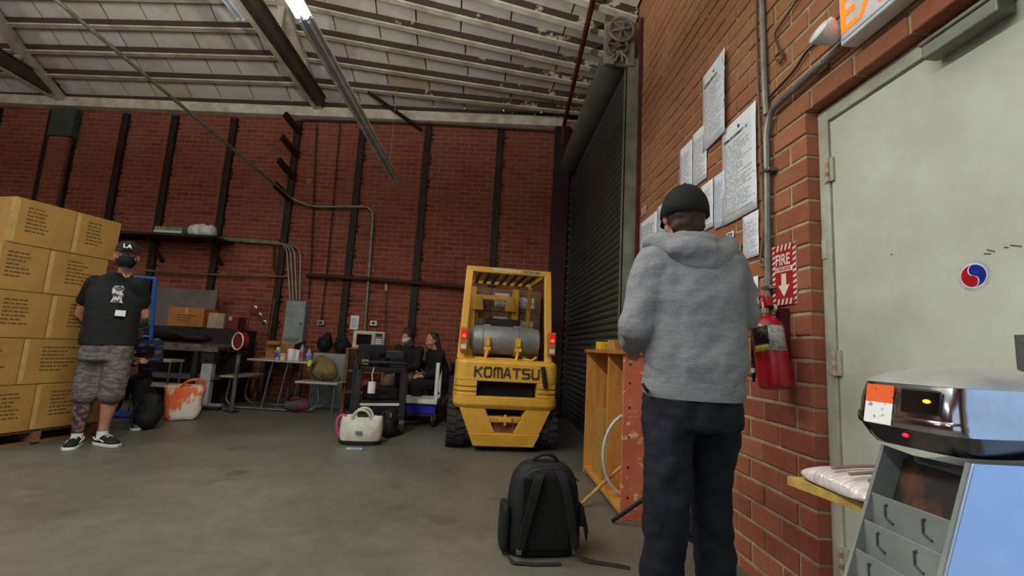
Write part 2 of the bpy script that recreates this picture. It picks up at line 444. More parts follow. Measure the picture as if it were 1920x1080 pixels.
# dark column and recess where the back wall meets the roller door
o = MB().bx(-.62, -.33, -.16, 0, 0, 5.15).build('trim_%d' % (n_ + 1), mat('column_dark', (30, 18, 17), .7, col2=(56, 24, 20), scale=4), smooth=0, bevel=.01); struct(o)
o.location = BO + BU * .13; o.rotation_euler = (0, 0, TH)
n_ += 1
# brick pier with a grey-green bearing plate, far left
M_plate = mat('bearing_plate', (52, 62, 54), .6, col2=(66, 70, 58), scale=5)
u0, z0 = uz(126, 240)
o = MB().bx(-.18, .18, -.11, 0, 0, 4.55).build('trim_%d' % (n_ + 1), M_mortb, smooth=0); struct(o); o.location = bw(u0, 0, 0); o.rotation_euler = (0, 0, TH); PM[o.name] = Matrix.LocRotScale(o.location, Euler((0, 0, TH)), None)
for k in range(53):
    for a, b in (((-.19, .06), (.075, .19)) if k % 2 else ((-.19, -.07), (-.055, .19))):
        e = bpy.data.objects.new('brick', brick_mesh(b - a, .1, .071, M_bb)); COL.objects.link(e); e.parent = o; e.location = ((a + b) / 2, -.118, .04 + k * .0856)
MB().bx(-.2, .26, -.15, .0, 4.55, 5.1).build('bearing_plate', M_plate, o, smooth=0, bevel=.008); n_ += 1
# thin dark conduit along the top of the back wall
M_cond = mat('galvanised_conduit', (140, 142, 132), .45, .6, col2=(112, 114, 104), scale=12)
M_condd = mat('painted_conduit', (70, 38, 30), .6, .2, col2=(52, 30, 24), scale=6)
def bpipe(name, label, pts, r, m, off=.03, cr=.12, cat='pipe', n=8):
    P = [back(x, y, off) for x, y in pts]
    o = MB().tube(arcpts(P, cr), r, n).build(name, m); tag(o, label, cat); return o
bpipe('conduit', 'thin dark conduit running along the top of the back wall under the white plate', [(566, 225), (800, 232), (1048, 247)], .018, M_condd, .08)
# white timber plate on top of the wall
M_plate_w = mat('white_timber', (214, 208, 190), .8, col2=(178, 168, 146), scale=5, amt=.6)
o = MB().bx(-12.5, -.35, -.14, .1, 5.16, 5.34).build('trim_%d' % (n_ + 1), M_plate_w, smooth=0, bevel=.006); struct(o); o.location = BO; o.rotation_euler = (0, 0, TH); n_ += 1

# ---- roof: joists that rise from the back wall, kinked at the trusses
SP = .45
KC = [(600, 205), (585, 159.5), (568, 111), (548, 60), (531, 5), (517, -53), (500, -116), (485, -187)]
KL = [(120, 189), (82, 142), (42, 97), (7, 47), (-35, -8), (-80, -66), (-130, -130), (-185, -200)]
KR = [(1055, 228), (1061.7, 210.8), (1066.7, 187.5), (1073, 156), (1080, 125), (1088, 91), (1123, 61.7), (1145, 21.7)]
NC, NL, NR, NO = [], [], [], []
for n in range(8):
    off = .06 + n * SP
    c, l, r = back(*KC[n], off), back(*KL[n], off), back(*KR[n], off)
    d = (r - c); r = c + d * ((XR - .02 - c.x) / d.x)
    e = l + (l - c) * ((-12.4 - l.x) / (l.x - c.x))
    e = V((-12.4, l.y + .3, l.z - .05))
    NC.append(c); NL.append(l); NR.append(r); NO.append(e)
DY = V((0, -1.5, 0))
for k in range(7):                     # the roof goes on behind the camera
    for lst in (NC, NL, NR, NO): lst.append(lst[-1] + DY + V((0, 0, .02)))
if 0: print('ROOF', [(round(a.x, 2), round(a.y, 2), round(a.z, 2)) for a in NC], [round(a.z, 2) for a in NR], [round(a.z, 2) for a in NL], [round(a.x, 2) for a in NL])
def deck_mat():
    m, nt, b = newmat('roof_deck'); L = nt.links
    b.inputs['Roughness'].default_value = .85
    oi = N(nt, 'ShaderNodeObjectInfo'); geo = N(nt, 'ShaderNodeNewGeometry')
    n1 = N(nt, 'ShaderNodeTexNoise', Scale=1.6, Detail=5., Roughness=.7); L.new(geo.outputs['Position'], n1.inputs['Vector'])
    r = N(nt, 'ShaderNodeValToRGB'); e = r.color_ramp.elements
    e[0].position = 0; e[0].color = lin((196, 190, 176)); e[1].position = 1.; e[1].color = lin((184, 162, 124))
    e.new(.75).color = lin((204, 200, 192)); e.new(.92).color = lin((198, 188, 164))
    L.new(oi.outputs['Random'], r.inputs[0])
    m1 = N(nt, 'ShaderNodeMapRange'); m1.inputs[1].default_value = .5; m1.inputs[2].default_value = .8; m1.inputs[4].default_value = .6; L.new(n1.outputs[0], m1.inputs[0])
    x = N(nt, 'ShaderNodeMix', _data_type='RGBA'); x.inputs[7].default_value = lin((158, 136, 104)); L.new(m1.outputs[0], x.inputs[0]); L.new(r.outputs[0], x.inputs[6])
    L.new(x.outputs[2], b.inputs['Base Color'])
    return m
def peel_mat():
    m, nt, b = newmat('peeling_joist'); L = nt.links
    b.inputs['Roughness'].default_value = .85
    geo = N(nt, 'ShaderNodeNewGeometry'); sp = N(nt, 'ShaderNodeSeparateXYZ'); L.new(geo.outputs['Position'], sp.inputs[0])
    n1 = N(nt, 'ShaderNodeTexNoise', Scale=5., Detail=6., Roughness=.75); L.new(geo.outputs['Position'], n1.inputs['Vector'])
    # white paint survives mostly towards the right wall
    mr = N(nt, 'ShaderNodeMapRange'); mr.inputs[1].default_value = -4.; mr.inputs[2].default_value = 1.6; mr.inputs[3].default_value = -.2; mr.inputs[4].default_value = .03; L.new(sp.outputs[0], mr.inputs[0])
    ad = N(nt, 'ShaderNodeMath', _operation='ADD'); L.new(n1.outputs[0], ad.inputs[0]); L.new(mr.outputs[0], ad.inputs[1])
    st = N(nt, 'ShaderNodeMapRange'); st.inputs[1].default_value = .54; st.inputs[2].default_value = .58; L.new(ad.outputs[0], st.inputs[0])
    x = N(nt, 'ShaderNodeMix', _data_type='RGBA'); x.inputs[6].default_value = lin((62, 50, 38)); x.inputs[7].default_value = lin((178, 168, 144)); L.new(st.outputs[0], x.inputs[0]); L.new(x.outputs[2], b.inputs['Base Color'])
    return m
M_deck, M_peel = deck_mat(), peel_mat()
M_edge = mat('joist_edge', (206, 200, 180), .8, col2=(170, 160, 136), scale=4)
ceiling = MB()
UPV = V((0, 0, 1))
H = .13
for a, b in ((NO, NL), (NL, NC), (NC, NR)):
    for i in range(len(a) - 1):
        p = [a[i], b[i], b[i + 1], a[i + 1]]
        ceiling.hexa([q + UPV * (H + .05) for q in p] + [q + UPV * (H + .12) for q in p])
ceiling = ceiling.build('ceiling', mat('roof_top', (120, 112, 98), .9), smooth=0); struct(ceiling)
for a, b, cols, jit in ((NO, NL, 4, .0), (NL, NC, 8, .3), (NC, NR, 7, .0)):
    for i in range(len(a) - 1):
        full = i < 9
        cc = cols if full else 1
        cut0 = [0] + [(k + random.uniform(-.12, .12)) / cc for k in range(1, cc)] + [1]
        for k in range(cc):
            t0, t1 = cut0[k] + .0022, cut0[k + 1] - .0022
            p = [lerp(a[i], b[i], t0), lerp(a[i], b[i], t1), lerp(a[i + 1], b[i + 1], t1), lerp(a[i + 1], b[i + 1], t0)]
            dz = random.uniform(0, .006)
            MB().hexa([q + UPV * (H + dz) for q in p] + [q + UPV * (H + .05) for q in p]).build('deck_panel', M_deck, ceiling, smooth=0)
for a, b in ((NO, NL), (NL, NC), (NC, NR)):
    for i in range(9):
        w_ = .03
        j = MB().bar(a[i] + UPV * (H / 2 + .012), b[i] + UPV * (H / 2 + .012), .05, H - .024).build('roof_joist', M_peel, ceiling, smooth=0)
        MB().bar(a[i] + UPV * .006, b[i] + UPV * .006, .09, .022).build('lower_edge', M_edge, j, smooth=0)
# trusses: dark bottom chord, white top chord, struts
M_chord = mat('truss_chord', (58, 52, 44), .55, .2, col2=(80, 72, 60), scale=3)
M_chordw = mat('truss_white', (186, 176, 160), .8, col2=(156, 144, 126), scale=4)
for lst, px, nm in ((NC, (598, 212), 'centre'), (NL, (110, 192), 'left')):
    p0 = back(*px, .05)
    x0 = p0.x; z0 = p0.z + .05
    pr = MB()
    pr.bx(x0 - .02, x0 + .11, -6, p0.y, z0, z0 + .2)
    pr.bx(x0 + .0, x0 + .15, -6, p0.y, z0 + .19, z0 + .215)
    t = pr.build('truss_chord', M_chord, ceiling, smooth=0)
    MB().bx(x0 - .07, x0 + .0, -6, p0.y, z0 - .025, z0 + .02).build('chord_flange', M_edge, t, smooth=0)
    for i in range(len(lst) - 1):
        MB().bar(lst[i] - UPV * .03, lst[i + 1] - UPV * .03, .16, .1).build('top_chord', M_chordw, t, smooth=0)
    for i in (2, 4, 6, 8):
        q = lst[i]
        if q.z - .1 > z0 + .2: MB().bar((x0 + .05, q.y, z0 + .2), (q.x, q.y, q.z - .05), .09, .05, up=(0, 1, 0)).build('strut', M_chordw, t, smooth=0)
# ================================================================== RIGHT WALL: doors, signs, papers, pipes
M_doorp = mat('door_paint', (196, 200, 184), .55, col2=(178, 180, 162), scale=2.2, amt=.5, bump=.05, bscale=14)
M_framep = mat('frame_paint', (186, 186, 168), .5, col2=(158, 154, 132), scale=6)
M_steel = mat('brushed_steel', (170, 172, 172), .32, .9, col2=(140, 142, 142), scale=18, stretch=(1, 1, 12))
M_blk = mat('black_plastic', (18, 18, 20), .45, col2=(26, 26, 28), scale=20)
M_blkr = mat('black_rubber', (22, 22, 22), .8, col2=(34, 33, 32), scale=12)
M_wht = mat('white_plastic', (222, 222, 218), .4, col2=(206, 206, 200), scale=8)
M_red = mat('red_enamel', (176, 18, 30), .28, col2=(150, 12, 24), scale=3, spec=.6)
M_rust = mat('rusty_red', (96, 34, 26), .7, .2, col2=(64, 26, 20), scale=7)

d1 = thing('door_1', None, None, (XR, 1.45, 0)); struct(d1)
XF = XR + .06
q = MB(); q.bx(XF, XF + .05, 1.915, YJ, 0, ZL); q.bx(XF, XF + .05, .93, .985, 0, ZL); q.bx(XF, XF + .05, .985, 1.915, 2.255, ZL)
fr = q.build('door_frame', M_framep, d1, w=True, smooth=0, bevel=.004)
q = MB(); q.bx(XF + .03, XF + .05, .985, 1.9, 2.235, 2.255); q.build('door_stop', M_framep, fr, smooth=0) if 0 else None
leaf = MB().bx(XF + .008, XF + .052, .99, 1.908, .008, 2.245).build('door_leaf', M_doorp, d1, w=True, smooth=0, bevel=.003)
for py in (315, 680, 1040):
    p = on_x(1563, py, XF)
    hg = MB().bx(XF - .004, XF + .004, 1.885, 1.945, p.z - .055, p.z + .055)
    h = hg.build('hinge', M_framep, d1, w=True, smooth=0)
    kn = MB()
    for k in range(5):
        kn.use(k % 2); kn.cyl((XF - .009, 1.912, p.z - .055 + k * .022), (XF - .009, 1.912, p.z - .055 + k * .022 + .021), .009, n=10)
    kn.build('knuckle', [M_framep, mat('hinge_rust', (160, 84, 60), .7, col2=(190, 150, 130), scale=30)], h, w=True)
p = on_x(1556, 465, XF)
MB().bx(XF - .004, XF + .002, 1.94, 1.972, p.z - .045, p.z + .05).build('strike_patch', M_framep, d1, w=True, smooth=0, bevel=.002)
p = on_x(1913, 660, XF)
MB().bx(XF - .001, XF + .01, p.y - .05, p.y + .012, p.z - .05, p.z + .05).build('latch_plate', M_steel, d1, w=True, smooth=0, bevel=.002)
pc = on_x(1795, 40, XF - .03)
q = MB(); q.bx(XF - .06, XF + .0, pc.y - .14, pc.y + .1, 2.2, 2.25); q.bx(XF - .05, XF - .01, pc.y - .5, pc.y + .12, 2.262, 2.28)
cl = q.build('door_closer', mat('closer_metal', (120, 122, 108), .5, .4), d1, w=True, smooth=0, bevel=.006)
# round sticker
ps = on_x(1826, 517, XF + .008); ps.x = XF + .0075
def disc(c, ry, rz, n=32, y0=0., y1=1., t=.0008, dx=0.):
    m = MB(); m.prism([(c[0] - dx, c[1] + ry * math.cos(2 * PI * i / n), c[2] + rz * math.sin(2 * PI * i / n)) for i in range(n)], (-t, 0, 0)); return m
st = thing('round_sticker', 'round red and blue sticker with a white S curve on the pale door', 'sticker', ps)
sp_ = MB()
for i in range(48):
    a = 2 * PI * i / 48; r0, r1 = .04, .051 if i % 2 else .048
    b0, b1 = a - .03, a + .03
    sp_.prism([(ps.x, ps.y + r0 * math.cos(b0), ps.z + r0 * math.sin(b0)), (ps.x, ps.y + r1 * math.cos(b0), ps.z + r1 * math.sin(b0)), (ps.x, ps.y + r1 * math.cos(b1), ps.z + r1 * math.sin(b1)), (ps.x, ps.y + r0 * math.cos(b1), ps.z + r0 * math.sin(b1))], (-.0006, 0, 0))
sp_.build('ray_border', [mat('sticker_rays', (212, 190, 190), .4, col2=(150, 160, 190), scale=60)], st, w=True, smooth=0)
disc(ps, .041, .041).build('white_ground', mat('sticker_white', (226, 226, 228), .35), st, w=True, smooth=0)
def shalf(sgn):   # half of an S-curve roundel, seen from -X (image right = -Y)
    pts = []
    R = .035
    for i in range(17):
        a = PI / 2 + PI * i / 16; pts.append((R * math.cos(a), R * math.sin(a)))
    for i in range(1, 9):
        a = -PI / 2 + PI * i / 8; pts.append((-R / 2 * math.cos(a) * -.85, -R / 2 + R / 2 * math.sin(a)))
    for i in range(1, 8):
        a = -PI / 2 - PI * i / 8; pts.append((R / 2 * math.cos(a) * .85, R / 2 + R / 2 * math.sin(a)))
    return [(sgn * (x - .0022), sgn * z) for x, z in pts]
for sg, nm, c in ((1, 'red_half', (180, 16, 30)), (-1, 'blue_half', (26, 44, 150))):
    m = MB(); m.prism([(ps.x - .0009, ps.y - x, ps.z + z) for x, z in shalf(sg)], (-.0006, 0, 0)); m.build(nm, mat('sticker_' + nm, c, .35), st, w=True, smooth=0)
# scuffs
for px, py, l in ((1858, 470, .025), (1851, 476, .02), (1905, 461, .03), (1887, 464, .012), (1672, 477, .01)):
    p = on_x(px, py, XF + .0078)
    MB().box((XF + .0076, p.y, p.z), (.0008, l, .0035), (random.uniform(.2, .5), 0, 0)).build('scuff_mark', mat('scuff', (70, 72, 62), .8), d1, w=True, smooth=0)

# ---- EXIT sign with lamp head
px0 = on_x(1576, 88, XR - .075)
SX, SZ = px0.y, px0.z
ex = thing('exit_sign', 'white lit exit sign with orange letters above the pale door', 'sign', (XR, SX - .2, SZ))
EW, EHh = .36, .24
MB().bx(XR - .075, XR - .004, SX - EW, SX, SZ, SZ + EHh).build('housing', mat('exit_housing', (214, 216, 218), .45), ex, w=True, smooth=0, bevel=.006)
MB().bx(XR - .079, XR - .074, SX - EW + .014, SX - .014, SZ + .018, SZ + EHh - .014).build('face_plate', mat('exit_face', (216, 218, 222), .3), ex, w=True, smooth=0, bevel=.002)
t = text('letters', 'EXIT', .215, mat('exit_glow', (255, 120, 20), .4, emit=(255, 110, 24), es=1.5), None, (0, 0, 0), rot=(PI / 2, 0, -PI / 2), ext=.0015, sx=.82, bold=.002)
t.parent = ex; t.location = (-.0815, EW / 2 + .02 - .04 + .035, .045)
lh = thing('emergency_lamp', 'white emergency lamp head beside the exit sign', 'lamp', on_x(1550, 62, XR - .1))
c = PM[lh.name].translation
q = MB(); q.lathe([(.012, -.06), (.03, -.05), (.05, -.0), (.056, .02), (.054, .028), (.0, .03)], c, 20, rot=(0, -PI / 2 + .5, 0)); q.build('lamp_head', M_wht, lh, w=True)
q = MB(); q.tube(bez(c + V((.02, -.01, -.01)), c + V((.05, -.03, -.0)), c + V((.04, -.07, 0)), V((XR - .04, SX - .01, SZ + .05)), 6), .012, 8); q.build('swivel_arm', M_wht, lh, w=True)
q = MB(); q.lathe([(.046, .0), (.05, .006), (.04, .014), (.0, .018)], c + V((-.03, 0, 0)), 20, rot=(0, -PI / 2 + .5, 0)); q.build('lens', mat('lens', (235, 238, 240), .15, spec=.8), lh, w=True)

# ---- conduits and cables
def rpipe(name, label, pts, r, m, off=.025, cr=.06, n=8, cat='pipe', clips=()):
    P = [on_x(x, y, XR - off) if len(t_) == 2 else t_ for t_ in pts for x, y in [t_[:2]]]
    root = thing(name, label, cat, P[-1])
    MB().tube(arcpts(P, cr), r, n).build('tube', m, root, w=True)
    for k, (x, y) in enumerate(clips):
        p = on_x(x, y, XR - off); MB().bx(p.x - r - .004, XR, p.y - .045, p.y + .03, p.z - .009, p.z + .009).build('clip', M_steel, root, w=True, smooth=0, bevel=.002)
    return root
rpipe('conduit', 'grey conduit rising straight up the near brick wall to the roof', [(1410, -560), (1434, 170), (1437, 215)], .016, M_cond, .022)
rpipe('conduit', 'grey conduit bent from the exit sign down behind the fire extinguisher', [(1584, 82), (1445, 207), (1437, 250), (1439, 330), (1440, 560)], .017, M_cond, .03, cr=.1, clips=((1438, 322), (1440, 540), (1533, 130)))
rpipe('cable', 'thin tan cable running down the near wall beside the conduit', [(1404, -500), (1421, 150), (1427, 300), (1432, 420), (1428, 470), (1424, 495), (1432, 500)], .006, mat('tan_cable', (128, 110, 82), .7), .012, cr=.03, cat='cable')
rpipe('cable', 'dark cable slanting along the brick from the conduit to the emergency lamp', [(1442, 183), (1490, 132), (1512, 95), (1542, 72)], .006, M_condd, .014, cr=.05, cat='cable')
rpipe('cable', 'frayed brown cord hanging in a small coil left of the emergency lamp', [(1500, -8), (1457, 55), (1452, 66), (1459, 90), (1470, 104), (1463, 120), (1452, 108), (1463, 96), (1470, 110)], .005, mat('brown_cord', (92, 66, 44), .8), .014, cr=.02, cat='cable')

# ---- roller door
d2 = thing('door_2', None, None, (XR, 6.1, 0)); struct(d2)
M_slat = mat('shutter_slat', (84, 88, 78), .5, .3, col2=(66, 68, 60), scale=3)
M_guide = mat('guide_rail', (132, 134, 122), .55, .3, col2=(108, 106, 94), scale=5)
XS = XR - .1
prof = [(0, 0), (-.008, .006), (-.02, .022), (-.025, .04), (-.02, .058), (-.008, .074), (0, .079), (.006, .079), (.006, 0)]
sm = None
y0s, y1s = YT + .06, 7.68
for k in range(53):
    if sm is None:
        m = MB(); m.prism([(x, 0, z) for x, z in prof], (0, y1s - y0s, 0)); o = m.build('slat', M_slat, d2, smooth=60); sm = o.data
    else:
        o = bpy.data.objects.new('slat', sm); COL.objects.link(o); o.parent = d2
    o.location = V((XS, y0s, .01 + k * .08)) - V((XR, 6.1, 0))
q = MB(); q.bx(XS - .05, XR, YT - .01, YT + .04, 0, 4.3); q.bx(XS - .05, XS - .03, YT - .01, YT + .11, 0, 4.3)
q.build('guide_rail', M_guide, d2, w=True, smooth=0, bevel=.004)
q = MB(); q.bx(XR - .03, XR + .0, YT - .07, YT - .02, 0, 4.75); q.build('jamb_angle', M_rust, d2, w=True, smooth=0)
q = MB(); q.bx(XS - .08, XR, 7.66, 7.74, 0, 4.3); gr = q.build('guide_rail', mat('guide_dark', (44, 42, 38), .6), d2, w=True, smooth=0)
q = MB()
for k in range(28): q.cyl((XS - .085, 7.65, .5 + k * .13), (XS - .085, 7.62, .5 + k * .13), .014, n=6)
q.build('rivets', M_steel, gr, w=True)['kind'] = 'stuff'
# drum and hood
cA, cB = V((XR - .2, YT + .1, 4.42)), V((XR - .2, 7.62, 4.42))
q = MB(); q.cyl(cA, cB, .185, n=32); q.build('drum_hood', mat('hood_metal', (104, 108, 98), .55, .3, col2=(88, 90, 80), scale=2), d2, w=True)
# gear bracket with spoked wheels
bz = on_y(1163, 78, YT)
c = V((bz.x, YT - .0, bz.z))
M_gear = mat('cast_gear', (128, 120, 100), .6, .3, col2=(104, 92, 74), scale=12)
q = MB(); q.bx(c.x - .17, c.x + .17, YT + .02, YT + .06, c.z - .27, c.z + .25)
q.bx(c.x - .17, c.x - .06, YT - .03, YT + .02, c.z - .29, c.z - .2); q.bx(c.x + .06, c.x + .15, YT - .03, YT + .02, c.z - .29, c.z - .2)
br = q.build('gear_bracket', M_guide, d2, w=True, smooth=0, bevel=.008)
def wheel(cx, cz, r, y, nm, m, ns=6):
    q = MB()
    q.tube([(cx + r * math.cos(2 * PI * i / 32), y, cz + r * math.sin(2 * PI * i / 32)) for i in range(32)], .018, 8, closed=True)
    q.cyl((cx, y - .03, cz), (cx, y + .03, cz), .03, n=14)
    for k in range(ns):
        a = 2 * PI * k / ns + .3; q.bar((cx, y, cz), (cx + r * math.cos(a), y, cz + r * math.sin(a)), .02, .018, up=(0, 1, 0))
    return q.build(nm, m, br, w=True)
wheel(c.x + .005, c.z + .13, .135, YT - .02, 'gear_wheel', M_gear)
wheel(c.x - .03, c.z - .07, .11, YT - .01, 'gear_wheel', mat('gear_brown', (104, 84, 72), .65, .2), 5)
q = MB()
for dx in (-.11, -.05, .02, .08):
    q.tube(bez((c.x + dx, YT - .02, c.z - .25), (c.x + dx, YT - .04, c.z - .18), (c.x, YT - .04, c.z - .19), (c.x - .01 + dx * .3, YT - .02, c.z - .13), 6), .012, 6)
q.build('yoke', M_guide, br, w=True)
# dark red sprinkler pipe below the roof
P = [on_z(1126, -60, 4.98), on_z(1057, 236, 4.98)]
P.append(P[1] + V((.0, .03, -.35)))
o = MB().tube(arcpts(P, .08), .032, 10).build('sprinkler_pipe', M_rust); tag(o, 'dark red sprinkler pipe under the roof beside the roller door drum', 'pipe')

# ---- posted papers
def sheet(name, label, tl, br, m, off=.006, cat='paper', curl=0., group=None, tr=None):
    a, b = on_x(*tl, XR - off), on_x(*br, XR - off)
    y0, y1 = a.y, b.y              # image left is far (large y)
    W = abs(y0 - y1); za = a.z
    if tr: za = (a.z + on_x(*tr, XR - off).z) / 2
    zb = b.z; Hh = za - zb
    o = bpy.data.objects.new(name, None)
    mb = MB(); nx, nz = 6, 8; vs = []
    for j in range(nz + 1):
        for i in range(nx + 1):
            x, z = W * i / nx, Hh * j / nz
            k = curl * ((i / nx) ** 2) * (1 - .6 * abs(j / nz - .5)) + curl * .5 * max(0, .25 - j / nz)
            vs.append((x, -k - random.uniform(0, .0015), z))
    fs = [(j * (nx + 1) + i, j * (nx + 1) + i + 1, (j + 1) * (nx + 1) + i + 1, (j + 1) * (nx + 1) + i) for j in range(nz) for i in range(nx)]
    mb.add(vs, fs)
    o = mb.build(name, m(W, Hh) if callable(m) else m, None, smooth=180, solid=.0007)
    o.location = (XR - off, y0, zb); o.rotation_euler = (0, 0, -PI / 2)
    PM[o.name] = Matrix.LocRotScale(V(o.location), Euler((0, 0, -PI / 2)), None)
    tag(o, label, cat, group); o['W'] = W; o['H'] = Hh
    del o['W'], o['H']
    return o, W, Hh
cnt = [0]
def pm(rows=46, words=30, paper=(226, 228, 231), ink=(104, 108, 120), top=.84, fill=.5):
    def f(W, H_):
        cnt[0] += 1
        return printmat('print_%d' % cnt[0], paper, ink, rows, words, size=(W, H_), top=top, fill=fill)
    return f
M_ink = mat('ink', (48, 50, 56), .6)
o, W, Hh = sheet('poster', 'large poster headed code of conduct in a clear sleeve, highest on the brick wall', (1318, 146), (1364, 246), pm(42, 34, top=.76), curl=.02, tr=(1372, 76))
text('heading', 'CODE OF CONDUCT', W * .088, M_ink, o, (W * .1, -.004 - .004, Hh * .8), ext=.0004, bold=.0012)
MB().ell((W * .5, -.006, Hh * .9), (W * .03, .001, Hh * .018)).build('emblem', M_ink, o)
q = MB(); n = 8
for i in range(n): q.box((W + .012, -.03 - .006 * (i % 2), Hh * (.12 + .88 * i / n)), (.03, .002, Hh / n * 1.02), rot=(random.uniform(-.3, .3), random.uniform(-.2, .2), -.5))
q.build('clear_sleeve_edge', mat('clear_film', (210, 214, 218), .12, spec=.8, alpha=.55), o, smooth=0)
o, W, Hh = sheet('poster', 'large poster with a conduct heading hanging just left of the grey conduit', (1354, 255), (1423, 390), pm(44, 34, top=.8), curl=.012, tr=(1408, 191))
text('heading', 'TERMS OF CONDUCT - 2019', W * .058, M_ink, o, (W * .08, -.006, Hh * .83), ext=.0004, bold=.0008)
MB().ell((W * .52, -.006, Hh * .91), (W * .03, .001, Hh * .018)).build('emblem', M_ink, o)
sheet('notice_sheet', 'narrow white notice, left of a pair, above the capped man', (1275, 283), (1297.5, 357), pm(40, 22, ink=(96, 104, 128)), tr=(1298, 260))
sheet('notice_sheet', 'narrow white notice, right of a pair, below the code of conduct poster', (1299, 256), (1325, 333), pm(40, 22, ink=(100, 108, 130)), tr=(1322, 229))
sheet('notice_sheet', 'white notice directly right of the black cap', (1315, 350), (1337, 424), pm(36, 22), tr=(1337.5, 334))
sheet('notice_sheet', 'bluish notice tucked against the lower left of the conduct poster', (1338.5, 333), (1359, 421), pm(40, 22, paper=(208, 216, 232)), tr=(1357, 319))
sheet('notice_sheet', 'small white notice under the lower right corner of the conduct poster', (1392.5, 409), (1425, 478), pm(28, 20, ink=(88, 92, 100)), tr=(1421.7, 392), curl=.006)
sheet('notice_sheet', 'white sheet partly hidden by the hooded man, above the extinguisher hose', (1390, 528), (1423, 606), pm(20, 14), tr=(1424, 513))
sheet('notice_sheet', 'wide white schedule sheet left of the hooded man, next to the roller door', (1200, 424), (1231, 470), pm(14, 10, ink=(120, 124, 134)), tr=(1231, 391))
sheet('notice_sheet', 'pale bluish sheet close behind the hooded man on the left', (1232.5, 389), (1262, 440), pm(14, 10, paper=(212, 218, 230)), tr=(1262, 366))
sheet('notice_sheet', 'long white sheet low on the wall behind the hooded man', (1200, 476), (1250, 545), pm(16, 10), tr=(1250, 462))
M_redw = mat('red_white_print', (206, 190, 180), .6, col2=(170, 60, 46), scale=90, lo=.45, hi=.55)
sheet('notice_sheet', 'tiny red and white print beside the roller door track', (1201, 402), (1212, 400), M_redw, tr=(1212, 372))
sheet('notice_sheet', 'tiny blue and white card just above the black cap', (1305, 374), (1313, 372), mat('blue_card', (210, 214, 224), .5, col2=(60, 70, 160), scale=60, lo=.48, hi=.55), tr=(1313, 355))
o, W, Hh = sheet('photo_card', 'small card with a dark blue picture over the hooded man\'s right shoulder', (1362, 441), (1376, 452), M_wht, tr=(1376, 429), off=.012)
MB().bx(W * .3, W * .8, -.004, -.0025, Hh * .25, Hh * .85).build('picture', mat('card_blue', (38, 44, 92), .5, col2=(70, 80, 130), scale=50), o, smooth=0)
sheet('notice_sheet', 'cream note curling from the wall behind the hood', (1352, 452), (1371, 476), mat('cream_paper', (222, 214, 178), .6), tr=(1371, 436), off=.02)
o = sheet('grey_card', 'plain grey card on the brick right of the cream note', (1376, 462), (1390, 482), mat('grey_card', (120, 124, 130), .6), tr=(1390, 453))

# ---- FIRE sign
a, b = on_x(1449, 474, XR - .012), on_x(1491, 568, XR - .012)
W = a.y - b.y; zt = on_x(1486, 452, XR - .012).z; Hh = zt - b.z
fs_ = thing('fire_sign', 'red and white fire extinguisher sign with a down arrow above the extinguisher', 'sign', (XR - .012, a.y, b.z), rz=-PI / 2 + .08)
M_sw, M_sr = mat('sign_white', (224, 216, 196), .5, col2=(206, 196, 172), scale=9), mat('sign_red', (166, 26, 36), .5, col2=(146, 22, 30), scale=8)
MB().bx(0, W, -.004, 0, 0, Hh).build('panel', M_sw, fs_, smooth=0)
MB().bx(W * .13, W * .87, -.0052, -.004, Hh * .1, Hh * .9).build('red_field', M_sr, fs_, smooth=0)
q = MB(); st_ = Hh / 11.
for i in range(11):
    z = i * st_
    for x0, x1 in ((0, W * .13), (W * .87, W)):
        q.prism([(x0, -.0041, z), (x1, -.0041, z + st_ * .35), (x1, -.0041, z + st_ * .85), (x0, -.0041, z + st_ * .5)], (0, -.001, 0))
for i in range(5):
    x = W * (.1 + .17 * i)
    for z0 in (0, Hh * .9): q.prism([(x, -.0041, z0), (x + W * .08, -.0041, z0), (x + W * .14, -.0041, z0 + Hh * .1), (x + W * .06, -.0041, z0 + Hh * .1)], (0, -.001, 0))
q.build('stripe_border', M_sr, fs_, smooth=0)
text('lettering', 'FIRE', Hh * .26, M_sw, fs_, (W * .15, -.0055, Hh * .66), ext=.0006, bold=.0015, sx=W * .7 / (Hh * .26 * 2.05))
MB().bx(W * .13, W * .87, -.0058, -.0052, Hh * .545, Hh * .625).build('white_band', M_sw, fs_, smooth=0)
text('lettering', 'EXTINGUISHER', Hh * .075, M_sr, fs_, (W * .15, -.0062, Hh * .56), ext=.0004, bold=.0004, sx=W * .7 / (Hh * .075 * 7.4))
cx, zc = W * .5, Hh * .32
MB().prism([(cx - W * .1, -.0053, zc + Hh * .19), (cx + W * .1, -.0053, zc + Hh * .19), (cx + W * .1, -.0053, zc), (cx + W * .24, -.0053, zc), (cx, -.0053, zc - Hh * .19), (cx - W * .24, -.0053, zc), (cx - W * .1, -.0053, zc)], (0, -.001, 0)).build('arrow', M_sw, fs_, smooth=0)

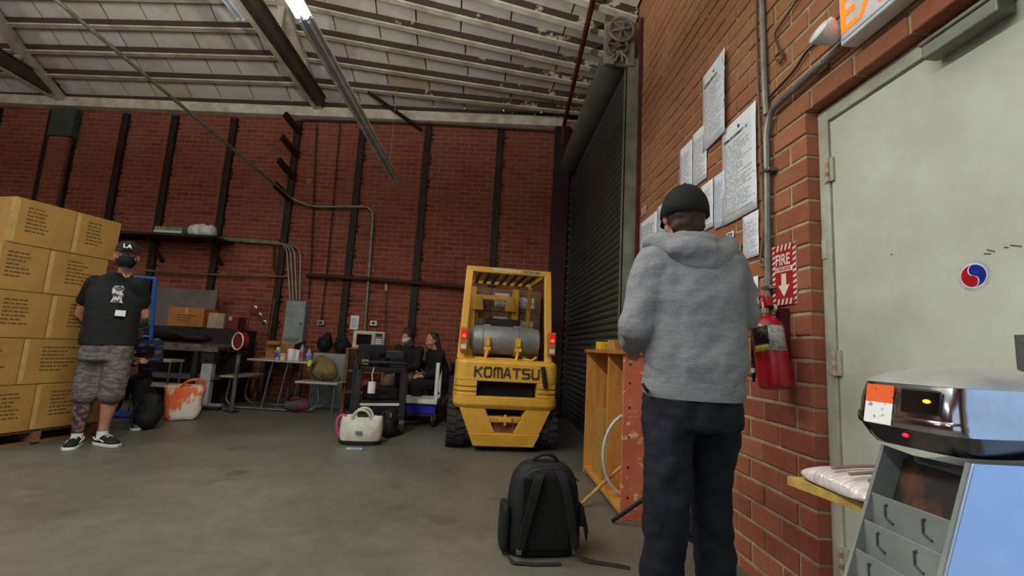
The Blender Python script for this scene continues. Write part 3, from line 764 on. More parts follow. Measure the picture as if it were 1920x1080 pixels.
# ---- fire extinguisher
XE = XR - .105
pt, pb = on_x(1437, 600, XE), on_x(1455, 728, XE)
ax = (pt - pb).normalized(); LN = (pt - pb).length; RE = .073
fe = thing('fire_extinguisher', 'red fire extinguisher with a black hose hanging on the brick wall', 'extinguisher', pb)
R = ax.to_track_quat('Z', 'Y').to_matrix()
E_ = lambda x, y, z: pb + R @ V((x, y, z))
MB().lathe([(.045, -.004), (RE - .008, 0), (RE, .012), (RE, LN - .05), (RE * .92, LN - .02), (RE * .6, LN + .005), (.024, LN + .016), (.022, LN + .03)], pb, 28, R).build('cylinder', M_red, fe, w=True)
lbl = [[E_(math.cos(a) * (RE + .0012), math.sin(a) * (RE + .0012), z) for a in [(-PI * 1.32 + PI * .9 * i / 16) for i in range(17)]] for z in (LN * .5, LN * .86)]
def labelpart(nm, a0, a1, z0, z1, m, e=.0012):
    q = MB(); n = 14
    A = [E_(math.cos(a0 + (a1 - a0) * i / n) * (RE + e), math.sin(a0 + (a1 - a0) * i / n) * (RE + e), z0) for i in range(n + 1)]
    B = [E_(math.cos(a0 + (a1 - a0) * i / n) * (RE + e), math.sin(a0 + (a1 - a0) * i / n) * (RE + e), z1) for i in range(n + 1)]
    q.add(A + B, [(i, i + 1, n + 2 + i, n + 1 + i) for i in range(n)])
    return q.build(nm, m, fe, w=True, smooth=180, solid=.0004)
# angle of the side that faces the camera
dv = R.inverted() @ (CAM - pb); a0 = math.atan2(dv.y, dv.x)
labelpart('label', a0 - 1.05, a0 + 1.1, LN * .5, LN * .87, mat('ext_label', (178, 176, 170), .4, col2=(96, 96, 98), scale=60, stretch=(1, 1, 4), lo=.5, hi=.6))
labelpart('black_label_band', a0 - 1.05, a0 + .0, LN * .6, LN * .86, mat('ext_black', (30, 28, 30), .4, col2=(120, 118, 116), scale=70, lo=.58, hi=.66), .0018)
labelpart('yellow_label_band', a0 - .95, a0 - .1, LN * .51, LN * .585, mat('ext_yellow', (214, 200, 40), .4, col2=(60, 56, 20), scale=90, lo=.56, hi=.62), .0022)
MB().lathe([(.02, LN + .025), (.026, LN + .03), (.026, LN + .055), (.018, LN + .06), (.016, LN + .09)], pb, 16, R).build('valve', mat('valve_metal', (150, 140, 120), .35, .9), fe, w=True)
lv = MB()
lv.bar(E_(.0, .03, LN + .075), E_(-.02, -.1, LN + .085), .028, .012); 
lv.bar(E_(.0, .04, LN + .1), E_(-.03, -.09, LN + .16), .028, .012)
lv.box(E_(0, .03, LN + .085), (.03, .03, .05), R)
lv.build('handle', M_red, fe, w=True, bevel=.004)
MB().cyl(E_(-.03, .012, LN + .06), E_(-.045, .012, LN + .06), .018, n=14).build('gauge', M_wht, fe, w=True)
h0 = E_(-.02, .03, LN + .055); hp = on_x(1412, 620, XE - .01); hq = on_x(1413, 690, XE - .01); hr = on_x(1413.5, 716, XE - .01)
ho = MB().tube(bez(h0, h0 + V((-.03, .06, .02)), hp + V((0, 0, .1)), hp, 8) + [lerp(hp, hq, .5), hq], .011, 10).build('hose', M_blkr, fe, w=True)
q = MB().cyl(hq, lerp(hq, hr, .35), .012, n=12).build('white_ferrule', M_wht, ho, w=True)
MB().cyl(lerp(hq, hr, .35), hr, .011, .006, n=12).build('nozzle', M_blk, ho, w=True)
MB().bx(XE + .06, XR, pt.y - .02, pt.y + .02, pt.z - .2, pt.z + .06).build('wall_bracket', M_rust, fe, w=True, smooth=0)
# ================================================================== FLUORESCENT STRIPS
M_lampmetal = mat('lamp_metal', (206, 212, 214), .4, .0, col2=(186, 192, 196), scale=6)
M_tube_on = mat('tube_lit', (255, 255, 255), .4, emit=(236, 246, 255), es=26.)
M_tube_off = mat('tube_unlit', (214, 220, 222), .25)
def strip(name, label, x, y0, y1, z, nseg, lit, power, group=None, up=.5):
    """strip light along Y; lit = indices of burning segments"""
    r = thing(name, label, 'light', (x, (y0 + y1) / 2, z), group=group)
    L_ = (y1 - y0) / nseg
    for k in range(nseg):
        a, b = y0 + k * L_, y0 + (k + 1) * L_
        q = MB(); q.prism([(x - .075, a + .004, z), (x + .075, a + .004, z), (x + .05, a + .004, z + .05), (x - .05, a + .004, z + .05)], (0, L_ - .008, 0))
        q.bx(x - .005, x + .005, a + .01, b - .01, z - .025, z)
        h = q.build('housing', M_lampmetal, r, w=True, smooth=0, bevel=.003)
        on = k in lit
        for dx in (-.035, .035):
            MB().cyl((x + dx, a + .03, z - .02), (x + dx, b - .03, z - .02), .016, n=10).build('tube', M_tube_on if on else M_tube_off, h, w=True)
        for dx in (-.035, .035): MB().cyl((x + dx, b - .02, z - .02), (x + dx, b - .0, z - .02), .02, n=8).build('lamp_holder', M_wht, h, w=True)
        if on and power:
            l = bpy.data.lights.new('tube_light', 'AREA'); l.shape = 'RECTANGLE'; l.size = .16; l.size_y = L_ * .95; l.energy = power; l.color = (.97, 1., .94)
            l2 = l.copy(); l2.energy = power * up; u_ = bpy.data.objects.new('ceiling_fill_light', l2); COL.objects.link(u_); u_.parent = r; u_.location = V((0, (a + b) / 2 - (y0 + y1) / 2, .07)); u_.rotation_euler = (PI, 0, 0)  # extra lamp above the housing, added to brighten the roof
            lo = bpy.data.objects.new('tube_light', l); COL.objects.link(lo); lo.parent = r; lo.location = V((0, (a + b) / 2 - (y0 + y1) / 2, -.05))
    for yy in (y0 + L_ * .5, y1 - L_ * .5):
        MB().cyl((x, yy, z + .05), (x, yy, z + 1.25), .004, n=6).build('hanger', M_steel, r, w=True)
    return r
pe = on_y(741, 337, 6.9); ps_ = on_z(597, 33, pe.z)
seg = (pe.y - ps_.y) / 4
strip('strip_light', 'long hanging strip light with its near end lit and the rest dark', pe.x, ps_.y - seg * 6, pe.y, pe.z, 10, (0, 1, 2, 3, 4, 5), 30, up=2.5)
g2 = on_z(452, 34, 4.95)
strip('strip_light', 'unlit white strip light beside the dark truss chord', g2.x, g2.y - 2.4, g2.y, 4.95, 2, (), 0)
for i, (x, y, nm) in enumerate(((-5.6, -2.6, 'added lit strip light behind the camera to the left'), (-5.6, 2.4, 'added lit strip light above the floor left of the picture'), (-9.5, 2.0, 'added lit strip light near the left wall'))):  # unseen lamps, added to light the hall from outside the frame
    strip('strip_light', nm, x, y - 1.2, y + 1.2, 4.0, 2, (0, 1), 20, up=4., group='added strip lights outside the frame')
# ================================================================== PEOPLE
M_skin = mat('skin', (196, 142, 118), .5, col2=(180, 120, 98), scale=14)
M_hair = mat('hair_brown', (44, 30, 24), .7, col2=(66, 44, 32), scale=40, stretch=(1, 1, .2))
M_eye = mat('eye', (230, 228, 224), .2); M_iris = mat('iris', (40, 28, 20), .2)
M_tee = mat('black_tee', (13, 13, 15), .85, col2=(20, 20, 22), scale=6, bump=.3, bscale=12)
M_hood = mat('grey_heather', (134, 136, 139), .9, col2=(112, 114, 117), scale=70, stretch=(1, 1, 5), bump=.35, bscale=9)
M_navy = mat('navy_denim', (15, 18, 33), .85, col2=(10, 12, 23), scale=5, bump=.4, bscale=9)
M_camo = mat('grey_camo', (108, 100, 94), .9, col2=(78, 73, 71), scale=16, lo=.47, hi=.53, stretch=(1, 1, 2.5), detail=3)
M_sole = mat('white_sole', (214, 212, 206), .5)
def P3(px, py, Y): return on_y(px, py, Y)
def cross_dir(fwd):
    f = V(fwd); f.z = 0; f.normalize(); return f, V((f.y, -f.x, 0))   # forward, and the person's ... right-hand axis
def head(mb, c, s, f, tilt=0.):
    """adds skull, jaw, nose, ears, lips to mb; c = head centre, s = head height (chin to crown), f = facing direction"""
    f = V(f).normalized(); up = V((0, 0, 1)); r = f.cross(up).normalized(); up = r.cross(f).normalized()
    R = Matrix((r, f, up)).transposed()
    k = s / .235
    q = lambda x, y, z: c + R @ V((x * k, y * k, z * k))
    mb.ell(q(0, -.012, .03), (.076 * k, .094 * k, .088 * k), R)
    mb.ell(q(0, .022, -.03), (.062 * k, .07 * k, .08 * k), R)
    mb.ell(q(0, .05, -.085), (.034 * k, .034 * k, .028 * k), R)
    mb.ell(q(0, .075, .022), (.05 * k, .016 * k, .012 * k), R)          # brow
    mb.cap(q(0, .082, .012), q(0, .108, -.028), .009 * k, .014 * k)       # nose
    mb.ell(q(0, .084, -.058), (.026 * k, .012 * k, .007 * k), R)         # lips
    mb.ell(q(0, .082, -.068), (.022 * k, .012 * k, .007 * k), R)
    for e in (-1, 1):
        mb.ell(q(e * .078, -.005, -.008), (.012 * k, .018 * k, .032 * k), R)   # ears
        mb.ell(q(e * .042, .06, -.03), (.026 * k, .022 * k, .026 * k), R)      # cheeks
    return q, R, k
def eyes(q, R, k, parent):
    for e in (-1, 1):
        o = MB().ell(q(e * .031, .072, .004), (.014 * k, .013 * k, .0105 * k), R).build('eye', M_eye, parent, w=True)
        MB().ell(q(e * .031, .0815, .004), (.006 * k, .005 * k, .006 * k), R).build('iris', M_iris, o, w=True)
def hand(mb, wrist, d, side, curl=.6, k=1., palm_n=None):
    """wrist point, direction of the hand, side = direction of the thumb, curl of the fingers towards palm normal"""
    d = V(d).normalized(); t = V(side); t = (t - d * t.dot(d)).normalized(); n = V(palm_n) if palm_n is not None else d.cross(t)
    n = (n - d * n.dot(d) - t * n.dot(t)).normalized() if palm_n is not None else n.normalized()
    w0 = V(wrist); kc = w0 + d * .095 * k
    for a in (-.03, -.01, .01, .028): mb.cap(w0 + t * a * .6 * k, kc + t * a * k, .014 * k, .0125 * k, 8)
    for a, ln in ((.029, .07), (.01, .08), (-.01, .074), (-.029, .058)):
        p = kc + t * a * k; ang = .25 + curl * .5; dd = d
        for j, fr in enumerate((.45, .32, .23)):
            dd2 = (d * math.cos(curl * (j + .6) * .75) + n * math.sin(curl * (j + .6) * .75)).normalized()
            p2 = p + dd2 * ln * fr * k; mb.cap(p, p2, (.0092 - j * .0008) * k, (.0086 - j * .0008) * k, 7); p = p2
    p = w0 + d * .03 * k + t * .028 * k; td = (d * .6 + t * .7 + n * .3).normalized()
    for j, ln in enumerate((.04, .032, .026)):
        p2 = p + td * ln * k; mb.cap(p, p2, (.0115 - j * .0012) * k, (.0105 - j * .0012) * k, 7); p = p2
        td = (td + d * .35 + n * .3 * curl).normalized()
def shoe(ank, toe, parent, upper, sole, h=.09, k=1., strip=None, w_=.047):
    """ankle base point on floor (heel side) and toe point"""
    a, b = V(ank), V(toe); a.z = b.z = 0; d = (b - a); ln = d.length; d.normalize(); s = V((-d.y, d.x, 0))
    R = []
    fs = ((-.02, .6, .07), (.05, .9, .085), (.25, 1., .085), (.5, .95, .075), (.72, 1.12, .055), (.9, 1.02, .045), (1.0, .6, .034))
    for t, w0, hh in fs:
        c = a + d * ln * t
        R.append([c + s * (w_ * k * w0 * math.cos(x)) + V((0, 0, .022 + (hh * k - .0) * max(0, math.sin(x)))) for x in [PI * i / 10 for i in range(11)]])
    up = MB().rings(R).build('shoe', upper, parent, w=True, sub=1, smooth=180)
    so = []
    n = 20
    def outline(ext):
        o = []
        for t, w0, hh in fs: o.append(a + d * ln * t + s * (w_ * k * w0 + ext))
        o.append(a + d * (ln + .01))
        for t, w0, hh in reversed(fs): o.append(a + d * ln * t - s * (w_ * k * w0 + ext))
        o.append(a - d * .022 * 1.2)
        return o
    MB().prism([p + V((0, 0, .001)) for p in outline(.004)], (0, 0, .028)).build('sole', sole, up, w=True, smooth=60, bevel=.004)
    if strip:
        q = MB()
        for sg in (-1, 1):
            q.tube([a + d * ln * t + s * sg * (w_ * k * w0 * .96 + .003) + V((0, 0, z)) for t, w0, z in ((.02, .8, .075), (.2, .98, .052), (.4, 1., .06), (.58, 1.0, .045))], .005, 6)
        q.build('side_stripe', strip, up, w=True)
        q = MB()
        for i in range(4):
            t = .32 + i * .09; q.tube([a + d * ln * t + s * (w_ * .5 * math.cos(x)) + V((0, 0, .03 + (.085 - i * .007) * (.75 + .25 * math.sin(x)))) for x in (0.3, 1.0, 1.57, 2.1, 2.84)], .0045, 5)
        q.build('laces', strip, up, w=True)
    return up
def limb(mb, pts):
    for (a, ra), (b, rb) in zip(pts, pts[1:]): mb.cap(a, b, ra, rb, 14)
def torso(mb, secs, f):
    """secs: list of (centre, half width, half depth); rings roughly horizontal, f = facing"""
    f = V(f); f.z = 0; f.normalize(); r = V((f.y, -f.x, 0)); R = Matrix((r, f, V((0, 0, 1)))).transposed()
    mb.rings([ringel(c, w_, d_, 24, 2.5, R) for c, w_, d_ in secs])

# ---------------------------------------------------------------- man by the box stack
YA = 4.49
A = lambda x, y, dy=0.: on_y(x, y, YA + dy)
ft = on_z(178, 838)
pa = thing('person', 'standing man in black cap, face mask, black shirt and camouflage shorts', 'person', ft)
fA = V((.62, -.8, 0)).normalized()
hc = A(238, 481, -.03)
sk = MB(); qh = head(sk, hc, .255, fA)
nb = A(229, 516, .0)
limb(sk, [(hc + V((0, .02, -.06)), .055), (nb + V((0, .03, 0)), .06)])
shL, shR = A(180, 527, .03), A(259, 531, .06)
hipc = A(204, 650, .02)
limb(sk, [(nb + V((0, .06, -.12)), .07), (hipc + V((0, .02, 0)), .1)])
elL, elR = A(150, 588, .1), A(270, 592, .2)
wrL, wrR = A(188, 622, .27), A(222, 622, .3)
limb(sk, [(shL + V((0, 0, -.04)), .05), (lerp(shL, elL, .5), .054), (elL, .043), (lerp(elL, wrL, .4), .042), (wrL, .028)])
limb(sk, [(shR + V((0, 0, -.04)), .05), (lerp(shR, elR, .5), .054), (elR, .043), (lerp(elR, wrR, .4), .042), (wrR, .028)])
hand(sk, wrL, V((.6, .1, -.4)), V((0, 0, 1)), .5); hand(sk, wrR, V((-.6, .15, -.4)), V((0, 0, 1)), .6)
hpL, hpR = A(181, 655, .02), A(224, 655, .04)
knL, knR = A(160, 738, -.04), A(210, 738, .02)
anL, anR = A(145, 815, 0.), A(193, 806, .08)
for h_, k_, a_ in ((hpL, knL, anL), (hpR, knR, anR)):
    limb(sk, [(h_, .1), (lerp(h_, k_, .5), .085), (k_, .062), (lerp(k_, a_, .3), .064), (lerp(k_, a_, .75), .044), (a_, .038), (V((a_.x, a_.y, .05)), .038)])
body = sk.build('body', M_skin, pa, w=True, remesh=.0075, relax=3, smooth=180)
eyes(*qh, pa)
q, R, k = qh
# mask
mk = MB(); rr = []
for z, w0, y0, dp in ((-.006, .058, .07, .036), (-.024, .07, .066, .05), (-.04, .074, .058, .065), (-.075, .066, .05, .06), (-.105, .04, .048, .04)):
    rr.append([q(w0 * math.cos(a), y0 - .05 + (dp + .055) * math.sin(a), z) for a in [PI * i / 12 for i in range(13)]])
mk.add([p for r_ in rr for p in r_], [(j * 13 + i, j * 13 + i + 1, (j + 1) * 13 + i + 1, (j + 1) * 13 + i) for j in range(4) for i in range(12)])
mask = mk.build('face_mask', mat('mask_black', (16, 16, 18), .8), pa, w=True, smooth=180, solid=.003, sub=1)
for e in (-1, 1): MB().tube([q(e * .062, .03, -.03), q(e * .074, .0, -.01), q(e * .082, -.02, .0)], .0025, 5).build('ear_loop', M_blk, mask, w=True)
# glasses
g = MB()
for e in (-1, 1):
    g.tube([q(e * .033 + .025 * math.cos(a), .096, .006 + .018 * math.sin(a)) for a in [2 * PI * i / 14 for i in range(14)]], .0022, 5, closed=True)
    g.tube([q(e * .058, .094, .01), q(e * .078, .05, .012), q(e * .08, -.01, .005)], .002, 5)
g.tube([q(-.008, .097, .01), q(.008, .097, .01)], .002, 5)
g.build('glasses', M_blk, pa, w=True)
# cap
def capmesh(q, R, k, m, parent, back=False, nm='cap', logo=None, grow=1.):
    c_ = MB(); rr = []
    for j in range(9):
        a = j / 8 * PI / 2
        rr.append([q(.088 * grow * math.cos(a) * math.cos(t), -.01 + .108 * grow * math.cos(a) * math.sin(t), .035 + .098 * grow * math.sin(a) ** .9 + (0 if j else -.004)) for t in [2 * PI * i / 24 for i in range(24)]])
    rr[-1] = [q(.004 * math.cos(2 * PI * i / 24), -.01 + .004 * math.sin(2 * PI * i / 24), .135 * grow + .0) for i in range(24)]
    c_.rings(rr, cap=True)
    c = c_.build(nm, m, parent, w=True, smooth=180)
    sg = -1 if back else 1
    b_ = MB(); top = []; bot = []
    for i in range(13):
        t = PI * (.12 + .76 * i / 12)
        top.append(q(.086 * math.cos(t), sg * (-.01 * sg + .1 * math.sin(t)), .045)); bot.append(q(.082 * math.cos(t), sg * (.03 + .145 * math.sin(t)) , .03 - .012 * abs(math.cos(t))))
    b_.add(top + bot, [(i, i + 1, 14 + i, 13 + i) for i in range(12)])
    b_.build('brim', m, c, w=True, smooth=180, solid=.004)
    MB().ell(q(0, -.01, .134 * grow), (.008, .008, .005)).build('button', m, c, w=True)
    return c
M_capA = mat('cap_dark', (26, 34, 30), .85, col2=(18, 22, 20), scale=9)
ca = capmesh(lambda x, y, z: q(x, y, z + .01), R, k, M_capA, pa)
rotc = (R @ Matrix.Rotation(PI / 2, 3, 'X') @ Matrix.Rotation(PI, 3, 'Y'))
for ch, dx, dz, s_ in (('L', .036, .055, .05), ('A', .008, .052, .05)):
    t = text('logo_letter', ch, s_, mat('logo_white', (232, 232, 230), .6), None, (0, 0, 0), rot=(0, 0, 0), ext=.004, bold=.002)
    t.data.transform(Matrix.Translation(PM[pa.name].inverted() @ q(dx, .109 - .01 * abs(dx) / .02, dz + .012)) @ (R @ Matrix(((-1, 0, 0), (0, 0, 1), (0, 1, 0)))).to_4x4()); t.parent = ca
# shirt
sh = MB()
torso(sh, [(A(203, 648, .02), .215, .15), (A(206, 622, .02), .21, .145), (A(212, 585, .02), .205, .14), (A(217, 552, .03), .215, .13), (A(221, 530, .04), .19, .1), (A(225, 518, .03), .12, .085), (A(228, 512, .02), .085, .075)], fA)
for s_, e_ in ((shL, elL), (shR, elR)): limb(sh, [(s_ + V((0, 0, -.02)), .078), (lerp(s_, e_, .35), .078), (lerp(s_, e_, .55), .08)])
shirt = sh.build('shirt', M_tee, pa, w=True, remesh=.012, relax=5, smooth=180, disp=(.022, .12))
M_print = mat('shirt_print', (200, 200, 198), .8, col2=(70, 70, 72), scale=34, lo=.45, hi=.52)
pr_ = MB(); pts = [(0, .075), (.03, .08), (.042, .05), (.036, .02), (.045, -.01), (.035, -.05), (.048, -.085), (.0, -.09), (-.045, -.085), (-.03, -.05), (-.04, -.0), (-.044, .04), (-.03, .07)]
cp = A(221, 552, .03) + fA * .142
r_ = V((-fA.y, fA.x, 0))
N0 = fA
pr_.prism([cp + r_ * x + V((0, 0, z)) for x, z in pts], fA * .004)
pr_.build('shirt_print', M_print, shirt, w=True, smooth=0)
bd = A(213, 587, .02) + fA * .165 + V((-fA.y, fA.x, 0)) * .05
MB().box(bd, (.075, .004, .055), Matrix((r_, fA, V((0, 0, 1)))).transposed()).build('badge', M_wht, pa, w=True, smooth=0)
MB().tube([A(231, 514, -.06), A(236, 520, -.1), A(243, 518, -.08)], .008, 6).build('neck_cord', mat('cord_yellow', (150, 140, 50), .7), pa, w=True)
# shorts
so_ = MB(); torso(so_, [(A(198, 676, .02), .2, .15), (A(202, 650, .02), .195, .145), (A(204, 636, .02), .19, .14)], fA)
limb(so_, [(hpL + V((0, 0, .02)), .105), (lerp(hpL, knL, .5), .107), (lerp(hpL, knL, 1.02), .098)])
limb(so_, [(hpR + V((0, 0, .02)), .105), (lerp(hpR, knR, .5), .107), (lerp(hpR, knR, 1.02), .1)])
so_.build('shorts', M_camo, pa, w=True, remesh=.012, relax=5, smooth=180, disp=(.02, .1))
# tattooed shin sleeve and socks
MB().rings([ringel(lerp(knL, anL, t), r0, r0, 16) for t, r0 in ((.22, .07), (.4, .0685), (.6, .058), (.8, .049), (.95, .045))], cap=False).build('shin_tattoo', mat('tattoo', (150, 104, 88), .55, col2=(60, 56, 60), scale=26, lo=.42, hi=.5), pa, w=True, smooth=180)
M_vans = mat('shoe_black', (20, 20, 22), .8)
for an, dirv in ((anL, V((.5, -1, 0))), (anR, V((1, -.3, 0)))):
    b = V((an.x, an.y, 0)); dirv.normalize()
    MB().rings([ringel((b.x, b.y, z), r0, r0, 14) for z, r0 in ((.06, .044), (.1, .043), (.13, .045))], cap=False).build('sock', M_wht, pa, w=True, smooth=180)
    shoe(b - dirv * .055, b + dirv * .21, pa, M_vans, M_sole, strip=M_wht)

# ---------------------------------------------------------------- man with his back turned
YBm = 1.87
B = lambda x, y, dy=0.: on_y(x, y, YBm + dy)
pbm = thing('person', 'man in grey hooded sweatshirt and backward black cap reading the wall', 'person', V((B(1290, 900).x, YBm, 0)))
fB = V((.12, 1, 0)).normalized()
hc = B(1282, 408, .02)
sk = MB(); qh = head(sk, hc, .24, fB)
nb = B(1289, 452, .0)
limb(sk, [(hc + V((0, -.01, -.05)), .058), (nb, .068)])
hipc = B(1298, 735, 0)
limb(sk, [(nb + V((0, 0, -.12)), .09), (hipc, .1)])
shL, shR = B(1226, 500, .0), B(1366, 502, .02)
elL, elR = B(1192, 610, -.02), B(1392, 592, .05)
wrL, wrR = B(1188, 645, .22), B(1360, 600, .3)
limb(sk, [(shL, .06), (elL, .045), (wrL, .03)]); limb(sk, [(shR, .06), (elR, .045), (wrR, .03)])
hand(sk, wrL, V((.2, .9, -.25)), V((.9, 0, .5)), .7); hand(sk, wrR, V((-.5, .8, .1)), V((-.5, 0, .9)), .6)
hpL, hpR = B(1255, 770, .0), B(1338, 775, .02)
knL, knR = B(1250, 935, -.06), B(1333, 930, .06)
fL, fR = V((B(1243, 1080).x - .02, YBm - .02, .07)), V((B(1352, 1080).x + .0, YBm + .02, .07))
for h_, k_, a_ in ((hpL, knL, fL), (hpR, knR, fR)): limb(sk, [(h_, .07), (k_, .05), (lerp(k_, a_, .3), .05), (a_, .036)])
sk.build('body', M_skin, pbm, w=True, remesh=.008, relax=3, smooth=180)
eyes(*qh, pbm)
q, R, k = qh
hr = MB(); hr.ell(q(0, -.034, .0), (.079 * k, .084 * k, .07 * k), R); hr.ell(q(0, -.055, -.05), (.07 * k, .052 * k, .055 * k), R)
hr.build('hair', M_hair, pbm, w=True, remesh=.009, relax=3, smooth=180, disp=(.018, .03))
M_capB = mat('cap_black', (12, 12, 14), .9, col2=(18, 18, 20), scale=14)
capmesh(lambda x, y, z: q(x * 1.02, y * 1.0, z * 1.28 - .042), R, k, M_capB, pbm, grow=1.1)
hd = MB()
torso(hd, [(B(1298, 742, 0), .198, .15), (B(1298, 722, 0), .2, .15), (B(1300, 690, 0), .208, .158), (B(1300, 640, .0), .205, .15), (B(1299, 580, .0), .208, .145), (B(1298, 525, .0), .215, .135), (B(1296, 490, .0), .205, .115), (B(1293, 468, .0), .15, .1), (B(1290, 452, 0), .095, .09)], fB)
limb(hd, [(shL, .09), (lerp(shL, elL, .5), .082), (elL, .08), (lerp(elL, wrL, .5), .07), (lerp(elL, wrL, .92), .058)])
limb(hd, [(shR, .088), (lerp(shR, elR, .5), .08), (elR, .075), (lerp(elR, wrR, .5), .066), (lerp(elR, wrR, .92), .056)])
hoodie = hd.build('sweatshirt', M_hood, pbm, w=True, remesh=.011, relax=6, smooth=180, disp=(.034, .11))
# hood lying on the back, as a thick drooping collar
hk = MB()
for i in range(21):
    t = PI * (-.08 + 1.16 * i / 20)
    cc = B(1298, 455, 0) + V((.158 * math.cos(t), .03 - .125 * math.sin(t), -.012 - .075 * math.sin(t) ** 2 + .012 * math.cos(2 * t)))
    hk.ell(cc, (.05, .05, .042 + .022 * math.sin(t)), n=10, m=7)
hk.ell(B(1302, 470, -.1), (.12, .055, .055)); hk.ell(B(1298, 452, -.03), (.12, .09, .04))
hk.build('hood', M_hood, hoodie, w=True, remesh=.01, relax=6, smooth=180, disp=(.02, .07))
MB().rings([ringel(B(1298, y, 0), w_, .152, 28, 2.5, Matrix((V((fB.y, -fB.x, 0)), fB, V((0, 0, 1)))).transposed()) for y, w_ in ((746, .19), (738, .2), (720, .203), (714, .196))], cap=False).build('hem_band', M_hood, hoodie, w=True, smooth=180)
for e_, w_ in ((elL, wrL), (elR, wrR)):
    d = (w_ - e_).normalized(); a, b = lerp(e_, w_, .86), lerp(e_, w_, 1.02)
    MB().cyl(a, b, .056, .046, n=16).build('cuff', M_hood, hoodie, w=True)
pn = MB(); torso(pn, [(B(1297, 800, 0), .185, .14), (B(1297, 770, 0), .195, .15), (B(1297, 735, 0), .19, .145)], fB)
limb(pn, [(hpL, .108), (lerp(hpL, knL, .5), .098), (knL, .085), (lerp(knL, fL, .5), .082), (lerp(knL, fL, .93), .08)])
limb(pn, [(hpR, .105), (lerp(hpR, knR, .5), .096), (knR, .083), (lerp(knR, fR, .5), .08), (lerp(knR, fR, .93), .078)])
pn.build('trousers', M_navy, pbm, w=True, remesh=.012, relax=5, smooth=180, disp=(.036, .09))
for f_, dx in ((fL, -.05), (fR, .1)):
    b = V((f_.x, f_.y, 0)); shoe(b - V((0, .06, 0)), b + V((dx, .22, 0)), pbm, M_vans, M_blkr)
MB().tube([B(1216, 735, -.02), B(1209, 727, -.06), B(1205, 720, -.05)], .007, 6).build('belt_tab', M_blk, pbm, w=True)
# ================================================================== BOX STACK ON PALLET
M_card = mat('kraft_card', (172, 130, 64), .75, col2=(150, 110, 50), scale=2.5, bump=.08, bscale=9)
M_tape = mat('clear_tape', (178, 140, 78), .2, spec=.7, col2=(194, 164, 108), scale=10)
M_inkc = mat('box_ink', (98, 74, 38), .8)
M_pal = mat('pallet_wood', (134, 96, 58), .85, col2=(98, 68, 40), scale=5, stretch=(1, 8, 8))
Lp = on_z(0, 815, .13); Rp = on_z(140, 797, .13); dB = (Rp - Lp).normalized(); angB = math.atan2(dB.y, dB.x)
O_ = Lp - dB * .22
def boxprint(parent, L_, h, seed, y=-.0012):
    rnd = random.Random(seed); q = MB(); z = h * .8; x0 = L_ * rnd.uniform(.2, .3)
    for k in range(7):
        x = x0; e = x0 + L_ * rnd.uniform(.2, .45)
        while x < e:
            wl = rnd.uniform(.015, .05); q.prism([(x, y, z), (min(x + wl, e + .01), y, z), (min(x + wl, e + .01), y, z + .013), (x, y, z + .013)], (0, .0012, 0)); x += wl + .008
        z -= h * .085
    o = q.build('printed_text', M_inkc, parent, smooth=0); o['kind'] = 'stuff'
words = ['lowest', 'second', 'middle', 'fourth', 'top']
D_ = .62; rowh = .412; row_off = [.07, -.02, .0, -.03, .03]; seam = [.36, .3, .42, .37, .46]
for r_i in range(5):
    z = .135 + r_i * rowh
    tot = .86 if r_i > 2 else .93
    for k, (a, b) in enumerate(((0, seam[r_i]), (seam[r_i] + .004, tot))):
        base = O_ + dB * (a + row_off[r_i] - .02)
        w_ = 'in front by the picture edge' if k == 0 else 'behind the masked man'
        t = thing('cardboard_box', 'taped brown cardboard box, %s row of the pallet stack, %s' % (words[r_i], w_), 'box', (base.x, base.y, z), angB, group='brown boxes stacked on the pallet')
        W = b - a; h = rowh - .004
        MB().bx(0, W, 0, D_, 0, h).build('carton', M_card, t, smooth=0, bevel=.006)
        boxprint(t, W, h, r_i * 7 + k)
        MB().bx(-.001, .035, -.0014, .0, .01, h - .01).build('edge_tape', M_tape, t, smooth=0)
        if k == 0: MB().bx(-.0014, 0, .0, .04, .01, h - .01).build('edge_tape', M_tape, t, smooth=0)
        MB().bx(0, W, D_ / 2 - .03, D_ / 2 + .03, h, h + .001).build('top_tape', M_tape, t, smooth=0)
pl = thing('wooden_pallet', 'wooden pallet under the stack of brown boxes', 'pallet', O_ - V((0, 0, .13)), angB)
for k in range(6): MB().bx(-.04, 1.0, .02 + k * .115, .12 + k * .115, .113, .132).build('deck_board', M_pal, pl, smooth=0)
for k in range(3): MB().bx(-.04 + k * .49, .0 + k * .49 + .02, .0, .68, .022, .112).build('stringer', M_pal, pl, smooth=0)
for k in range(3): MB().bx(-.04, 1.0, .03 + k * .28, .13 + k * .28, .0, .022).build('bottom_board', M_pal, pl, smooth=0)

